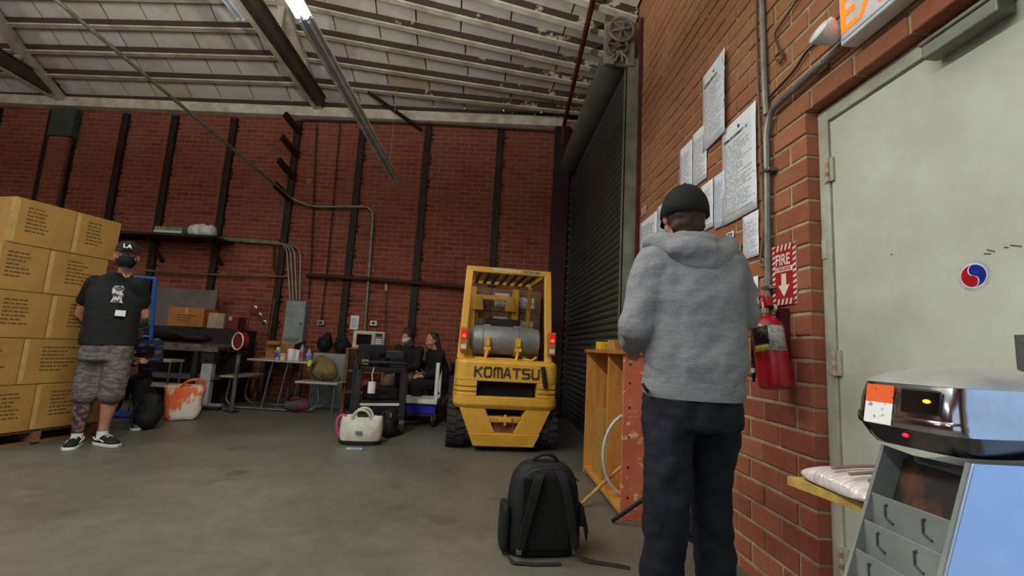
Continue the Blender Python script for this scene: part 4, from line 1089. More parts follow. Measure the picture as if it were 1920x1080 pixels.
# ================================================================== FORKLIFT
def worn_yellow():
    m, nt, b = newmat('forklift_yellow'); L = nt.links
    b.inputs['Roughness'].default_value = .45
    tc = N(nt, 'ShaderNodeTexCoord')
    n1 = N(nt, 'ShaderNodeTexNoise', Scale=3., Detail=6., Roughness=.7); n2 = N(nt, 'ShaderNodeTexNoise', Scale=22., Detail=5., Roughness=.75)
    for n in (n1, n2): L.new(tc.outputs['Object'], n.inputs['Vector'])
    r = N(nt, 'ShaderNodeValToRGB'); e = r.color_ramp.elements; e[0].position = .35; e[0].color = lin((206, 150, 44)); e[1].position = .65; e[1].color = lin((224, 172, 66)); L.new(n1.outputs[0], r.inputs[0])
    st = N(nt, 'ShaderNodeMapRange'); st.inputs[1].default_value = .68; st.inputs[2].default_value = .71; L.new(n2.outputs[0], st.inputs[0])
    x = N(nt, 'ShaderNodeMix', _data_type='RGBA'); x.inputs[7].default_value = lin((98, 64, 34)); L.new(st.outputs[0], x.inputs[0]); L.new(r.outputs[0], x.inputs[6]); L.new(x.outputs[2], b.inputs['Base Color'])
    return m
M_yel = worn_yellow()
M_tyre = mat('tyre', (34, 34, 34), .85, col2=(52, 50, 48), scale=10)
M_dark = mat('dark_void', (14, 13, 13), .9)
M_tank = mat('grey_tank', (134, 138, 136), .45, .2, col2=(112, 116, 116), scale=6)
fk = thing('forklift', 'yellow forklift seen from behind with a grey gas tank', 'forklift', (.225, 4.98, 0), math.radians(5))
# counterweight: upper block with rounded corners, with a slot cut through by building it from pieces
def rrect(w_, y0, y1, r=.12, n=5):
    pts = []
    for cx, cy, a0 in ((w_ - r, y0 + r, -PI / 2), (w_, y1, None), (-w_, y1, None), (-w_ + r, y0 + r, PI)):
        if a0 is None: pts.append((cx, cy))
        else:
            for i in range(n + 1): a = a0 + PI / 2 * i / n; pts.append((cx + r * math.cos(a), cy + r * math.sin(a)))
    return pts
def slab(mb, w0, w1, z0, z1, y0=0., y1=.55, r=.12, yb=None):
    a = [V((x, y, z0)) for x, y in rrect(w0, y0 if yb is None else yb, y1, r)]; b = [V((x, y, z1)) for x, y in rrect(w1, y0, y1, r)]
    mb.rings([a, b])
cw = MB()
slab(cw, .57, .57, .75, .93); 
cw.rings([[V((x, y, z)) for x, y in rrect(w_, y0, .55, .12)] for z, w_, y0 in ((.93, .57, 0), (.965, .56, .012), (.985, .53, .05))])
slab(cw, .575, .575, .5, .585); slab(cw, .55, .575, .455, .5, yb=.03)
for s in (-1, 1):      # cheeks beside the slot with grooves
    for z0, z1, in_ in ((.585, .625, 0), (.625, .637, .012), (.637, .677, 0), (.677, .689, .012), (.689, .75, 0)):
        x0, x1 = .33, .572 - in_
        p = [(s * x0, in_), (s * (x1 - .12), in_), (s * (x1 - .035), in_ + .035), (s * x1, in_ + .12), (s * x1, .55), (s * x0, .55)]
        cw.prism([(x, y, z0) for x, y in p], (0, 0, z1 - z0))
cwo = cw.build('counterweight', M_yel, fk, smooth=40, bevel=.006)
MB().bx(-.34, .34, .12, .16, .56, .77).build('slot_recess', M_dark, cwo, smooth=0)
# lower tapered block with tow recess
lw = MB()
def trap(z): t = (z - .06) / .4; return .33 + t * .17
def lowpiece(x0f, x1f, z0, z1):
    a = [(x0f(z0), .05, z0), (x1f(z0), .05, z0), (x1f(z0), .5, z0), (x0f(z0), .5, z0)]; b = [(x0f(z1), .03, z1), (x1f(z1), .03, z1), (x1f(z1), .5, z1), (x0f(z1), .5, z1)]
    lw.hexa(a + b)
rx = lambda z: .1 + (z - .2) * .48
lowpiece(lambda z: -trap(z), lambda z: trap(z), .06, .2)
lowpiece(lambda z: -trap(z), lambda z: -rx(z), .2, .46); lowpiece(lambda z: rx(z), lambda z: trap(z), .2, .46)
lowpiece(lambda z: -rx(z), lambda z: rx(z), .31, .375)
lwo = lw.build('lower_weight', M_yel, fk, smooth=0, bevel=.008)
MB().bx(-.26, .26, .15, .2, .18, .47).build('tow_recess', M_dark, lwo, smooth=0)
q = MB().bx(-.07, .07, .0, .06, .325, .375); q.cyl((0, .02, .29), (0, .02, .4), .016, n=10); q.build('tow_pin_block', M_yel, lwo, bevel=.008)
MB().bx(-.12, .12, .1, .14, .2, .3).build('tow_plate', mat('tow_plate', (150, 92, 70), .6, col2=(96, 56, 40), scale=14), lwo, smooth=0)
M_bi = mat('brand_ink', (58, 50, 36), .6, col2=(90, 76, 48), scale=30)
def glyph(ch, x, z, w_, h, t=.026):
    S_ = {'K': [[(0, 0), (0, 1)], [(0, .42), (1, 1)], [(.3, .62), (1, 0)]], 'O': [[(.15, 0), (.85, 0), (1, .18), (1, .82), (.85, 1), (.15, 1), (0, .82), (0, .18), (.15, 0)]],
          'M': [[(0, 0), (0, .85), (.1, 1), (.9, 1), (1, .85), (1, 0)], [(.5, 1), (.5, 0)]], 'A': [[(0, 0), (.42, 1), (.58, 1), (1, 0)], [(.2, .3), (.8, .3)]], 'T': [[(-.05, 1), (1.05, 1)], [(.5, 1), (.5, 0)]],
          'S': [[(1, 1), (.12, 1), (0, .88), (0, .6), (.1, .52), (.9, .48), (1, .4), (1, .12), (.88, 0), (0, 0)]], 'U': [[(0, 1), (0, .15), (.15, 0), (.85, 0), (1, .15), (1, 1)]]}[ch]
    q = MB()
    for st in S_:
        P = [V((x + a * w_, -.004, z + b * h)) for a, b in st]
        for a, b in zip(P, P[1:]):
            d = (b - a).normalized() * t * .45; q.bar(a - d, b + d, t, .006, up=(0, 1, 0))
    q.build('letter', M_bi, fk, smooth=0)
for k, ch in enumerate('KOMATSU'): glyph(ch, -.36 + k * .1045, .8, .07 if ch != 'M' else .08, .095, .021)
MB().tube([(.375, -.02, .93), (.385, -.035, .87), (.4, -.04, .78), (.42, -.02, .71)], .026, 10).build('rear_grip', M_blkr, fk)
# wheels
def wheel_(x, y, r, w_, nm='wheel'):
    t = MB(); pr = [(r * .55, -w_ / 2), (r * .92, -w_ / 2), (r, -w_ * .36), (r, w_ * .36), (r * .92, w_ / 2), (r * .55, w_ / 2)]
    t.lathe(pr, (x, y, r), 28, rot=(0, PI / 2, 0))
    o = t.build(nm, M_tyre, fk, smooth=30)
    lug = MB()
    for i in range(22):
        a = 2 * PI * i / 22
        for sx in (-1, 1):
            a2 = a + (.14 if sx > 0 else 0)
            c = V((x + sx * w_ * .26, y + (r + .003) * math.sin(a2), r + (r + .003) * math.cos(a2)))
            lug.box(c, (w_ * .46, .045, .02), Matrix.Rotation(-a2, 3, 'X') @ Matrix.Rotation(sx * .25, 3, 'Z'))
    l = lug.build('tread_lugs', M_tyre, o, smooth=0); l['kind'] = 'stuff'
    h = MB(); h.lathe([(.01, -w_ * .3), (r * .5, -w_ * .3), (r * .56, -w_ * .42), (r * .56, w_ * .42), (r * .5, w_ * .3), (.01, w_ * .3)], (x, y, r), 20, rot=(0, PI / 2, 0)); h.build('rim', M_yel, o)
wheel_(-.52, .36, .27, .2); wheel_(.5, .36, .27, .2)
wheel_(-.5, 1.75, .33, .24); wheel_(.5, 1.75, .33, .24)
# chassis, hood, seat
q = MB(); q.bx(-.42, .42, .45, 2.1, .25, .6); q.build('chassis', M_dark, fk, smooth=0, bevel=.02)
q = MB(); q.bx(-.46, .46, .5, 1.5, .6, .98); q.build('engine_hood', M_yel, fk, smooth=0, bevel=.04)
q = MB(); q.bx(-.24, .24, .75, 1.2, .98, 1.08); q.box((0, .78, 1.27), (.44, .1, .42), (-.15, 0, 0)); q.build('seat', M_blkr, fk, bevel=.03)
# overhead guard
M_gu = M_yel
ZT = 2.02
for s, nm in ((-1, 'guard_leg'), (1, 'guard_leg')):
    lx = s * .475
    o = MB().bar((lx - (.045 if s < 0 else 0), .18, .97), (lx, .42, ZT), .085, .06, up=(0, -1, 0)).build('guard_leg', M_gu, fk, smooth=0, bevel=.01)
    MB().bar((s * .45, 1.75, .6), (s * .45, 1.45, ZT), .06, .05, up=(0, -1, 0)).build('guard_leg', M_gu, fk, smooth=0, bevel=.01)
MB().bx(-.515, .515, .39, .46, ZT - .02, ZT + .05).build('guard_rail', M_gu, fk, smooth=0, bevel=.012)
MB().bx(-.5, .5, 1.45, 1.52, ZT - .02, ZT + .03).build('guard_rail', M_gu, fk, smooth=0, bevel=.012)
for s in (-1, 1): MB().bx(s * .47 - .03, s * .47 + .03, .42, 1.5, ZT - .02, ZT + .03).build('guard_rail', M_gu, fk, smooth=0, bevel=.01)
for k in range(7): MB().bx(-.34 + k * .113 - .02, -.34 + k * .113 + .02, .46, 1.46, ZT - .012, ZT + .012).build('guard_bar', mat('guard_bar', (78, 62, 34), .6), fk, smooth=0)
MB().bx(-.2, .14, .387, .39, ZT + .005, ZT + .035).build('guard_decal', mat('decal_white', (220, 214, 196), .5, col2=(150, 120, 90), scale=70, stretch=(3, 1, 1), lo=.5, hi=.56), fk, smooth=0)
MB().bx(.17, .38, .387, .39, ZT + .0, ZT + .035).build('guard_decal', mat('decal_grey', (150, 144, 130), .5, col2=(100, 96, 90), scale=60, lo=.5, hi=.56), fk, smooth=0)
for s in (-1, 1):      # tail lights
    x = s * .5
    o = MB().bx(x - .04, x + .04, .1, .19, 1.06, 1.32).build('tail_light_housing', mat('lamp_orange_housing', (190, 120, 44), .5), fk, smooth=0, bevel=.008)
    MB().bx(x - .03, x + .03, .09, .1, 1.2, 1.3).build('red_lens', mat('lens_red', (190, 26, 20), .25, emit=(255, 40, 30), es=.5), o, smooth=0, bevel=.003)
    MB().ell((x, .09, 1.225), (.02, .008, .02)).build('bulb', mat('bulb_red', (255, 60, 40), .3, emit=(255, 50, 36), es=4.), o)
    MB().bx(x - .03, x + .03, .09, .1, 1.08, 1.13).build('clear_lens', mat('lens_clear', (220, 216, 204), .2), o, smooth=0, bevel=.003)
# gas tank with straps
tx0, tx1, tz, ty, tr = -.43, .37, 1.2, .34, .165
q = MB(); q.lathe([(.03, tx0), (.1, tx0 + .005), (tr * .9, tx0 + .04), (tr, tx0 + .09), (tr, tx1 - .09), (tr * .95, tx1 - .05), (tr * .95, tx1), (.03, tx1 - .01)], (0, ty, tz), 32, rot=(0, PI / 2, 0))
tk = q.build('gas_tank', M_tank, fk)
q = MB()
for x in (tx0 + .14, tx1 - .25): q.tube([(x, ty + (tr + .002) * math.cos(2 * PI * i / 32), tz + (tr + .002) * math.sin(2 * PI * i / 32)) for i in range(32)], .006, 6, closed=True)
q.build('weld_bead', M_tank, tk)['kind'] = 'stuff'
for x in (-.23, .12):
    st_ = MB()
    pts = [(x, ty + (tr + .008) * math.cos(a), tz + (tr + .008) * math.sin(a)) for a in [-PI * .95 + PI * 1.5 * i / 18 - PI * .1 for i in range(19)]]
    for a, b in zip(pts, pts[1:]): st_.bar(a, b, .062, .012, up=(1, 0, 0)) if 0 else None
    n = len(pts); rr = []
    for (px_, py_, pz_) in pts:
        d = V((0, py_ - ty, pz_ - tz)).normalized()
        rr.append([V((x - .035, py_, pz_)) - d * .004, V((x + .035, py_, pz_)) - d * .004, V((x + .035, py_, pz_)) + d * .006, V((x - .035, py_, pz_)) + d * .006])
    st_.rings(rr)
    so = st_.build('tank_strap', M_yel, fk, smooth=30)
    q = MB(); q.box((x, ty - tr - .03, tz - .02), (.045, .035, .1)); q.box((x, ty - tr - .02, tz - .1), (.075, .04, .04)); q.cyl((x, ty - tr - .02, tz - .12), (x - .02, ty - tr - .03, .98), .018, n=8)
    q.build('strap_latch', M_yel, so, bevel=.004)
q = MB(); q.bx(-.36, .3, ty - .12, ty + .16, .97, 1.0); q.build('tank_cradle', M_yel, fk, smooth=0, bevel=.008)
MB().tube([(.18, ty - .2, 1.0), (.28, ty - .22, .99), (.33, ty - .2, 1.03)], .014, 8).build('latch_lever', M_yel, fk)
# mast and carriage
for x in (-.34, .34):
    MB().bx(x - .05, x + .05, 2.12, 2.24, .08, 2.05).build('mast_channel', M_yel, fk, smooth=0, bevel=.006)
    MB().bx(x * .8 - .035, x * .8 + .035, 2.16, 2.28, .1, 1.9).build('inner_mast', mat('mast_inner', (190, 132, 40), .5, col2=(120, 84, 34), scale=9), fk, smooth=0, bevel=.006)
    q = MB(); q.prism([(x * .75 - .09, 2.05, 1.68), (x * .75 + .09, 2.05, 1.68), (x * .75 + .07, 2.05, 1.8), (x * .75 + .02, 2.05, 1.92), (x * .75 - .06, 2.05, 1.92)], (0, .06, 0)); q.build('mast_bracket', M_yel, fk, smooth=0, bevel=.006)
    MB().bar((x * .8, 2.3, .14), (x * .8, 3.3 - .6, .14), .11, .04).build('fork', M_dark, fk, smooth=0)
MB().bx(-.3, .42, 2.14, 2.2, 1.86, 1.93).build('mast_crossbar', M_yel, fk, smooth=0, bevel=.006)
MB().cyl((-.44, 1.9, .9), (-.44, 1.9, 1.95), .028, n=10).build('tilt_hose_guard', M_yel, fk)
MB().tube([(-.43, .45, 1.98), (-.41, .47, 1.9), (-.46, .44, 1.8)], .012, 6).build('guard_wire', M_yel, fk)
# wrapped load in front of the mast
fkm = PM[fk.name]
M_brn = mat('load_card', (140, 104, 68), .55, col2=(112, 80, 50), scale=5, spec=.6)
M_lab = mat('load_label', (232, 232, 232), .35, col2=(120, 116, 112), scale=34, lo=.5, hi=.6)
names_c = ['left', 'middle', 'right']; names_r = ['bottom', 'second', 'third', 'fourth', 'top']
for r_i in range(5):
    for c_i in range(3):
        p = fkm @ V((-.46 + c_i * .42, 2.36, .16 + r_i * .385))
        t = thing('wrapped_carton', 'film-wrapped brown carton beyond the forklift mast, %s row, %s column' % (names_r[r_i], names_c[c_i]), 'box', p, math.radians(5), group='wrapped cartons on the forklift')
        MB().bx(.003, .417, 0, .4, 0, .38).build('carton', M_brn, t, smooth=0, bevel=.008)
        if (r_i + c_i) % 3 != 2 or r_i > 2:
            MB().bx(.06, .3, -.002, 0, .08, .26 + .04 * (c_i % 2)).build('label', M_lab, t, smooth=0)
pl2 = thing('wooden_pallet', 'pallet carrying the wrapped cartons on the forks', 'pallet', fkm @ V((-.46, 2.36, 0)), math.radians(5))
for k in range(4): MB().bx(0, 1.26, k * .11, k * .11 + .08, .145, .158).build('deck_board', M_pal, pl2, smooth=0)
for k in range(3): MB().bx(k * .585, k * .585 + .09, 0, .41, .0, .118 if 0 else .1).build('block', M_pal, pl2, smooth=0)
MB().bx(0, 1.26, 0, .41, .1, .145 if 0 else .118).build('bearer', M_pal, pl2, smooth=0)

# ================================================================== SHELF UNIT BY THE ROLLER DOOR
M_ply = mat('yellow_ply', (198, 138, 58), .7, col2=(176, 116, 46), scale=4, stretch=(6, 6, 1))
def orange_peel():
    m, nt, b = newmat('orange_panel'); L = nt.links; b.inputs['Roughness'].default_value = .6
    tc = N(nt, 'ShaderNodeTexCoord'); n1 = N(nt, 'ShaderNodeTexNoise', Scale=7., Detail=5., Roughness=.65); n2 = N(nt, 'ShaderNodeTexNoise', Scale=3., Detail=3.)
    mp = N(nt, 'ShaderNodeMapping'); mp.inputs['Scale'].default_value = (1, 1, 2.2); L.new(tc.outputs['Object'], mp.inputs[0])
    L.new(mp.outputs[0], n1.inputs['Vector']); L.new(tc.outputs['Object'], n2.inputs['Vector'])
    st = N(nt, 'ShaderNodeMapRange'); st.inputs[1].default_value = .575; st.inputs[2].default_value = .59; L.new(n1.outputs[0], st.inputs[0])
    r = N(nt, 'ShaderNodeValToRGB'); e = r.color_ramp.elements; e[0].color = lin((176, 88, 62)); e[1].color = lin((198, 108, 80)); e[0].position = .35; e[1].position = .65; L.new(n2.outputs[0], r.inputs[0])
    x = N(nt, 'ShaderNodeMix', _data_type='RGBA'); x.inputs[7].default_value = lin((206, 176, 122)); L.new(st.outputs[0], x.inputs[0]); L.new(r.outputs[0], x.inputs[6]); L.new(x.outputs[2], b.inputs['Base Color'])
    return m
su = thing('shelf_unit', 'low plywood shelf unit with a peeling orange end panel beside the hooded man', 'shelf', (.975, 3.2, 0))
X0, X1, Y0, Y1, ZS = .965, 1.415, 3.2, 4.44, 1.15
Wd = lambda *a: MB().bx(*a)
Wd(X0, X1, Y0, Y0 + .03, .0, ZS - .03).build('end_panel', orange_peel(), su, w=True, smooth=0, bevel=.003)
for z in (.15, .35, .55, .75, .92, 1.05): MB().cyl((X0 + .045, Y0 - .001, z), (X0 + .045, Y0 + .002, z), .008, n=10).build('peg_hole', M_dark, su, w=True)
Wd(X0, X1, Y1 - .025, Y1, .0, ZS - .03).build('far_panel', M_ply, su, w=True, smooth=0, bevel=.003)
Wd(X0 + .01, X1, 3.66, 3.685, .05, ZS - .03).build('divider', M_ply, su, w=True, smooth=0, bevel=.003)
Wd(X0 - .02, X1 + .01, Y0 - .02, Y1 + .02, ZS - .03, ZS).build('top_board', mat('ply_edge', (176, 112, 54), .65, col2=(150, 90, 42), scale=4, stretch=(8, 1, 1)), su, w=True, smooth=0, bevel=.003)
Wd(X0, X1, Y0 + .03, Y1 - .025, .03, .06).build('bottom_board', M_ply, su, w=True, smooth=0)
Wd(X1 - .012, X1, Y0, Y1, .0, ZS - .03).build('back_board', M_ply, su, w=True, smooth=0)
def carton(name, label, loc, d, rz=0., m=None, tape=True, prn=None):
    t = thing(name, label, 'box', loc, rz)
    MB().bx(-d[0] / 2, d[0] / 2, -d[1] / 2, d[1] / 2, 0, d[2]).build('carton', m or M_card, t, smooth=0, bevel=.004)
    if tape: MB().bx(-.025, .025, -d[1] / 2 - .001, d[1] / 2 + .001, d[2] * .7, d[2] + .001).build('tape', M_tape, t, smooth=0)
    if prn:
        q = MB()
        for k in range(3): q.bx(-d[0] * .25, d[0] * (.1 + .08 * k), -d[1] / 2 - .0012, -d[1] / 2, d[2] * (.3 + .13 * k), d[2] * (.36 + .13 * k))
        q.build('printed_text', M_inkc, t, smooth=0)['kind'] = 'stuff'
    return t
carton('cardboard_box', 'brown carton standing on the floor of the shelf unit', (1.16, 4.1, .06), (.3, .34, .3), 0, prn=1)
carton('cardboard_box', 'smaller brown carton stacked on the carton inside the shelf unit', (1.16, 4.1, .362), (.28, .3, .26), 0, prn=1)
# white hoop leaning in the shelf
hp_ = MB(); cH = V((1.12, 3.52, .37)); nH = V((.2, -1, .0)).normalized(); uH = V((1, .2, 0)).normalized()
hp_.tube([cH + uH * (.22 * math.cos(2 * PI * i / 40)) + V((0, 0, .3 * math.sin(2 * PI * i / 40))) for i in range(40)], .012, 10, closed=True)
tag(hp_.build('hoop', mat('hoop_white', (196, 200, 204), .4)), 'white hoop leaning inside the shelf unit', 'hoop')
a_, b_ = on_z(1086, 948, .012), on_y(1168, 872, 3.55)
tag(MB().cyl(a_, b_, .013, n=10).build('wooden_stick', mat('stick_wood', (186, 150, 92), .7, col2=(150, 80, 50), scale=6, stretch=(3, 3, 3))), 'thin wooden stick leaning from the floor into the shelf unit', 'stick')
a_, b_ = on_z(1148, 977, .015), on_y(1262, 898, 2.95)
tag(MB().cyl(a_, b_, .013, n=10).build('black_pole', M_blk), 'thin black pole slanting from the floor behind the hooded man', 'pole')
tt = thing('yellow_case', 'small yellow case on the far end of the shelf unit top', 'case', (1.12, 4.25, ZS), .1)
MB().bx(-.1, .1, -.06, .06, 0, .075).build('case_body', mat('case_yellow', (220, 176, 30), .5), tt, smooth=0, bevel=.008); MB().bx(-.05, .05, -.062, -.06, .03, .055).build('case_label', mat('case_label', (190, 150, 70), .5), tt, smooth=0)
carton('cardboard_box', 'small tan carton on the shelf unit top beside the yellow case', (1.16, 3.98, ZS), (.18, .14, .09), .2, prn=1)
bt = thing('bottle', 'small dark bottle with a white label on the shelf unit top beside the sleeve', 'bottle', (1.135, 3.3, ZS))
MB().lathe([(.02, 0), (.028, .003), (.028, .1), (.012, .13), (.011, .15), (.014, .152), (.014, .17), (.005, .172)], (0, 0, 0), 16).build('glass', M_blk, bt); MB().lathe([(.0288, .03), (.0288, .08)], (0, 0, 0), 16).build('label', M_wht, bt)
sm_ = on_z(1312, 1026)
bs = thing('work_boot', 'dark boot with grey laces on the floor between the hooded man\'s legs', 'boot', (sm_.x + .05, sm_.y + .03, 0), .5)
bb = MB(); bb.rings([ringel((0, oy, z), w_, l_, 16, 2.4) for z, w_, l_, oy in ((.02, .05, .14, 0), (.06, .048, .13, .01), (.1, .046, .085, .05), (.16, .045, .07, .07), (.2, .047, .072, .07))])
bb.build('upper', M_blkr, bs, sub=1, smooth=180); MB().rings([ringel((0, 0, z), .054, .146, 20, 2.6) for z in (0, .024)]).build('sole', M_blk, bs)
q = MB()
for k in range(4): q.tube([(-.03, -.06 + k * .035, .07 + k * .02), (0, -.065 + k * .035, .09 + k * .02), (.03, -.06 + k * .035, .07 + k * .02)], .004, 5)
q.build('laces', mat('lace_grey', (150, 150, 150), .8), bs)['kind'] = 'stuff'

# ================================================================== BACKPACK
M_nyl = mat('black_nylon', (11, 11, 13), .75, col2=(16, 17, 18), scale=30, bump=.2, bscale=60)
M_web = mat('webbing', (19, 20, 22), .75, col2=(26, 27, 30), scale=60)
bpk = thing('backpack', 'black backpack standing on the floor in the foreground, straps facing out', 'backpack', (.372, 2.66, 0), .12)
q = MB()
secs = [(.0, .2, .1), (.02, .215, .115), (.2, .21, .115), (.36, .2, .11), (.43, .17, .095), (.47, .13, .075), (.485, .08, .05)]
q.rings([ringel((0, .04 + z * .06, z), w_, d_, 28, 3.2) for z, w_, d_ in secs])
q.build('main_bag', M_nyl, bpk, smooth=180, sub=1)
q = MB(); q.rings([ringel((-.225, .03, z), w_, .075, 18, 3.) for z, w_ in ((.02, .02), (.04, .03), (.25, .028), (.27, .015))]); q.build('side_pocket', M_nyl, bpk, smooth=180, sub=1)
q = MB(); q.rings([ringel((.212, .03, z), w_, .06, 18, 3.) for z, w_ in ((.14, .012), (.16, .02), (.24, .018), (.26, .01))]); q.build('side_pocket', M_nyl, bpk, smooth=180, sub=1)
for s in (-1, 1):
    pts = bez((s * .05, -.05, .455), (s * .07, -.12, .44), (s * .12, -.1, .25), (s * .15, -.09, .06), 12)
    q = MB(); rr = []
    for i, p in enumerate(pts):
        w_ = .028 - .010 * (i / 12); rr.append([p + V((-w_, 0, 0)), p + V((w_, .004, 0)), p + V((w_, -.012, .003)), p + V((-w_, -.016, .003))])
    q.rings(rr); st_ = q.build('shoulder_strap', M_web, bpk, smooth=30)
    q = MB(); q.box((s * .155, -.085, .045), (.03, .008, .03)); q.build('buckle', M_steel, st_, bevel=.004)
MB().tube(bez((-.075, .05, .475), (-.06, .03, .54), (.06, .03, .54), (.075, .05, .475), 14), .011, 8).build('carry_handle', M_web, bpk)
MB().tube([(-.17, -.06, .4), (-.1, -.08, .462), (0, -.085, .475), (.1, -.08, .462), (.17, -.06, .4)], .004, 6).build('zip', M_blk, bpk)
MB().bx(-.15, .12, -.08, -.068, .05, .42).build('back_pad', mat('mesh_pad', (13, 13, 15), .95, bump=.6, bscale=90), bpk, smooth=0, bevel=.01)
P_ = [(-.21, -.09, .02), (-.19, -.12, .012), (-.08, -.14, .008), (.06, -.14, .008)]
MB().tube(P_, .012, 8, flat=.35).build('loose_strap', M_web, bpk)
MB().tube(bez((.15, -.09, .05), (.19, -.14, .01), (.28, -.12, .008), (.42, -.2, .008), 12), .013, 8, flat=.35).build('loose_strap', M_web, bpk)
MB().prism([(.215, -.01, .26), (.225, -.01, .15), (.245, -.01, .06), (.255, -.01, .12), (.235, -.01, .2)], (0, .012, 0)).build('side_tab', M_web, bpk)
# ================================================================== BACK WALL FITTINGS
M_pan = mat('panel_grey', (150, 156, 156), .45, .2, col2=(130, 134, 132), scale=6)
def wallbox(name, label, cat, px0, px1, depth, m, parts=None, off=0.):
    """box fixed to the back wall, given by two opposite pixels"""
    u0, z0 = uz(*px0, depth); u1, z1 = uz(*px1, depth)
    u0, u1 = min(u0, u1), max(u0, u1); z0, z1 = min(z0, z1), max(z0, z1)
    r = thing(name, label, cat, bw(u0, 0, z0), TH); W, Hh = u1 - u0, z1 - z0
    MB().bx(0, W, -depth, -off if off else -.002, 0, Hh).build('casing', m, r, smooth=0, bevel=min(.006, W * .1))
    return r, W, Hh
r, W, Hh = wallbox('breaker_panel', 'tall grey electrical breaker panel on the back wall behind the table', 'panel', (538, 563), (564, 652), .14, M_pan)
MB().bx(.02, W - .02, -.148, -.14, .03, Hh - .03).build('panel_door', M_pan, r, smooth=0, bevel=.003)
MB().bx(W - .06, W - .035, -.156, -.148, Hh * .48, Hh * .53).build('door_latch', M_blk, r, smooth=0)
q = MB()
for k in range(5): q.bx(W * .15, W * .85, -.1495, -.148, .1 + k * .012, .104 + k * .012)
q.build('vent_lines', M_dark, r, smooth=0)['kind'] = 'stuff'
for k, px in enumerate(((601, 605), (700, 606))):
    r, W, Hh = wallbox('outlet_box', ['small grey outlet box under the thin conduit left of the microwave', 'small white outlet box above the microwave'][k], 'outlet', (px[0] - 6, px[1] - 5), (px[0] + 6, px[1] + 5), .06, M_pan if k == 0 else M_wht)
    MB().bx(W * .3, W * .7, -.064, -.06, Hh * .25, Hh * .75).build('socket', M_blk, r, smooth=0)
u0, z0 = uz(656, 617); u1, z1 = uz(674, 592)
o = MB().bx(0, u1 - u0, -.012, -.009, 0, z1 - z0).build('notice_sheet', printmat('print_far', size=(u1 - u0, z1 - z0), rows=14, words=10), smooth=0); o.location = bw(u0, 0, z0); o.rotation_euler = (0, 0, TH); tag(o, 'white paper taped to the back wall above the microwave', 'paper')
u0, z0 = uz(580, 340)
o = MB().bx(-.045, .045, -.012, -.008, -.05, .05).build('yellow_tag', mat('tag_yellow', (176, 132, 34), .6, col2=(120, 84, 20), scale=20), smooth=0, bevel=.002); o.location = bw(u0, 0, z0); o.rotation_euler = (0, 0, TH); tag(o, 'small yellow square tag high on the back wall', 'tag')
# conduits
pD = [back(78, -20, 3.2), back(545, 372, .06)]
PA = [on_y(60, -38, 4.6), back(549, 374, .1), back(584, 388, .06), back(690, 388, .06), back(700, 400, .06), back(684, 622, .06)]
o = MB().tube(arcpts(PA, .16), .024, 10).build('conduit', M_cond); tag(o, 'grey conduit sloping down from the roof and bending along the back wall', 'pipe')
for k, (x0, x1, xe) in enumerate(((522, 541, 544), (530, 548, 550), (537, 556, 556), (545, 568, 562))):
    o = MB().tube(arcpts([back(396, 444 + k * 1.5, .05 + k * .012), back(x1 - 4, 455 + k * 2, .06), back(xe, 563, .07)], .22, 6), .016, 8).build('conduit', M_cond)
    tag(o, ['innermost', 'second', 'third', 'outermost'][k] + ' of four grey conduits curving down into the breaker panel', 'pipe', 'conduits above the breaker panel')
bpipe('conduit', 'short bent dark conduit left of the conduits above the breaker panel', [(514, 462), (513, 508), (530, 513)], .02, M_condd, .04, .08)
bpipe('water_pipe', 'thick dark horizontal pipe crossing the back wall behind the forklift', [(575, 516), (700, 524), (900, 541)], .04, M_condd, .09, .05)
bpipe('water_pipe', 'thin tan horizontal pipe on the back wall left of the breaker panel', [(268, 507), (400, 515), (540, 519)], .018, mat('tan_pipe', (120, 96, 70), .7), .08, .05)
bpipe('conduit', 'thin dark vertical conduit, left one of two above the outlet box', [(594, 235), (583, 500), (578, 560)], .014, M_condd, .03)
bpipe('conduit', 'thin dark vertical conduit, right one of two, ending at the outlet box', [(638, 232), (614, 500), (602, 600)], .012, M_condd, .03)
oc = bpipe('conduit', 'thin vertical conduit capped in cream to the right of the microwave outlet', [(724, 538), (722, 580), (720, 640)], .012, mat('tan_pipe2', (104, 88, 66), .7), .03)
MB().cyl(back(724, 545, .03), back(724.5, 533, .03), .022, n=10).build('end_cap', mat('cream_cap', (206, 190, 140), .6), oc)
# slanted arms on the post
for k, (a, b) in enumerate((((534, 213), (561, 248)), ((528, 256), (556, 290)), ((522, 299), (549, 332)), ((515, 345), (544, 374)))):
    p0 = back(*a, .42); p1 = back(*b, .05)
    o = MB().bar(p0, p1, .06, .11).build('rack_arm', M_post, smooth=0, bevel=.006); tag(o, '%s slanted dark steel arm on the wall post' % ['topmost', 'second', 'third', 'lowest'][k], 'bracket', 'slanted rack arms')
p0, p1 = back(690, 172, .5), back(791, 244, .06)
tag(MB().bar(p0, p1, .05, .05).build('brace_rod', M_post, smooth=0), 'dark brace rod slanting from a roof joist down to the back wall', 'brace')
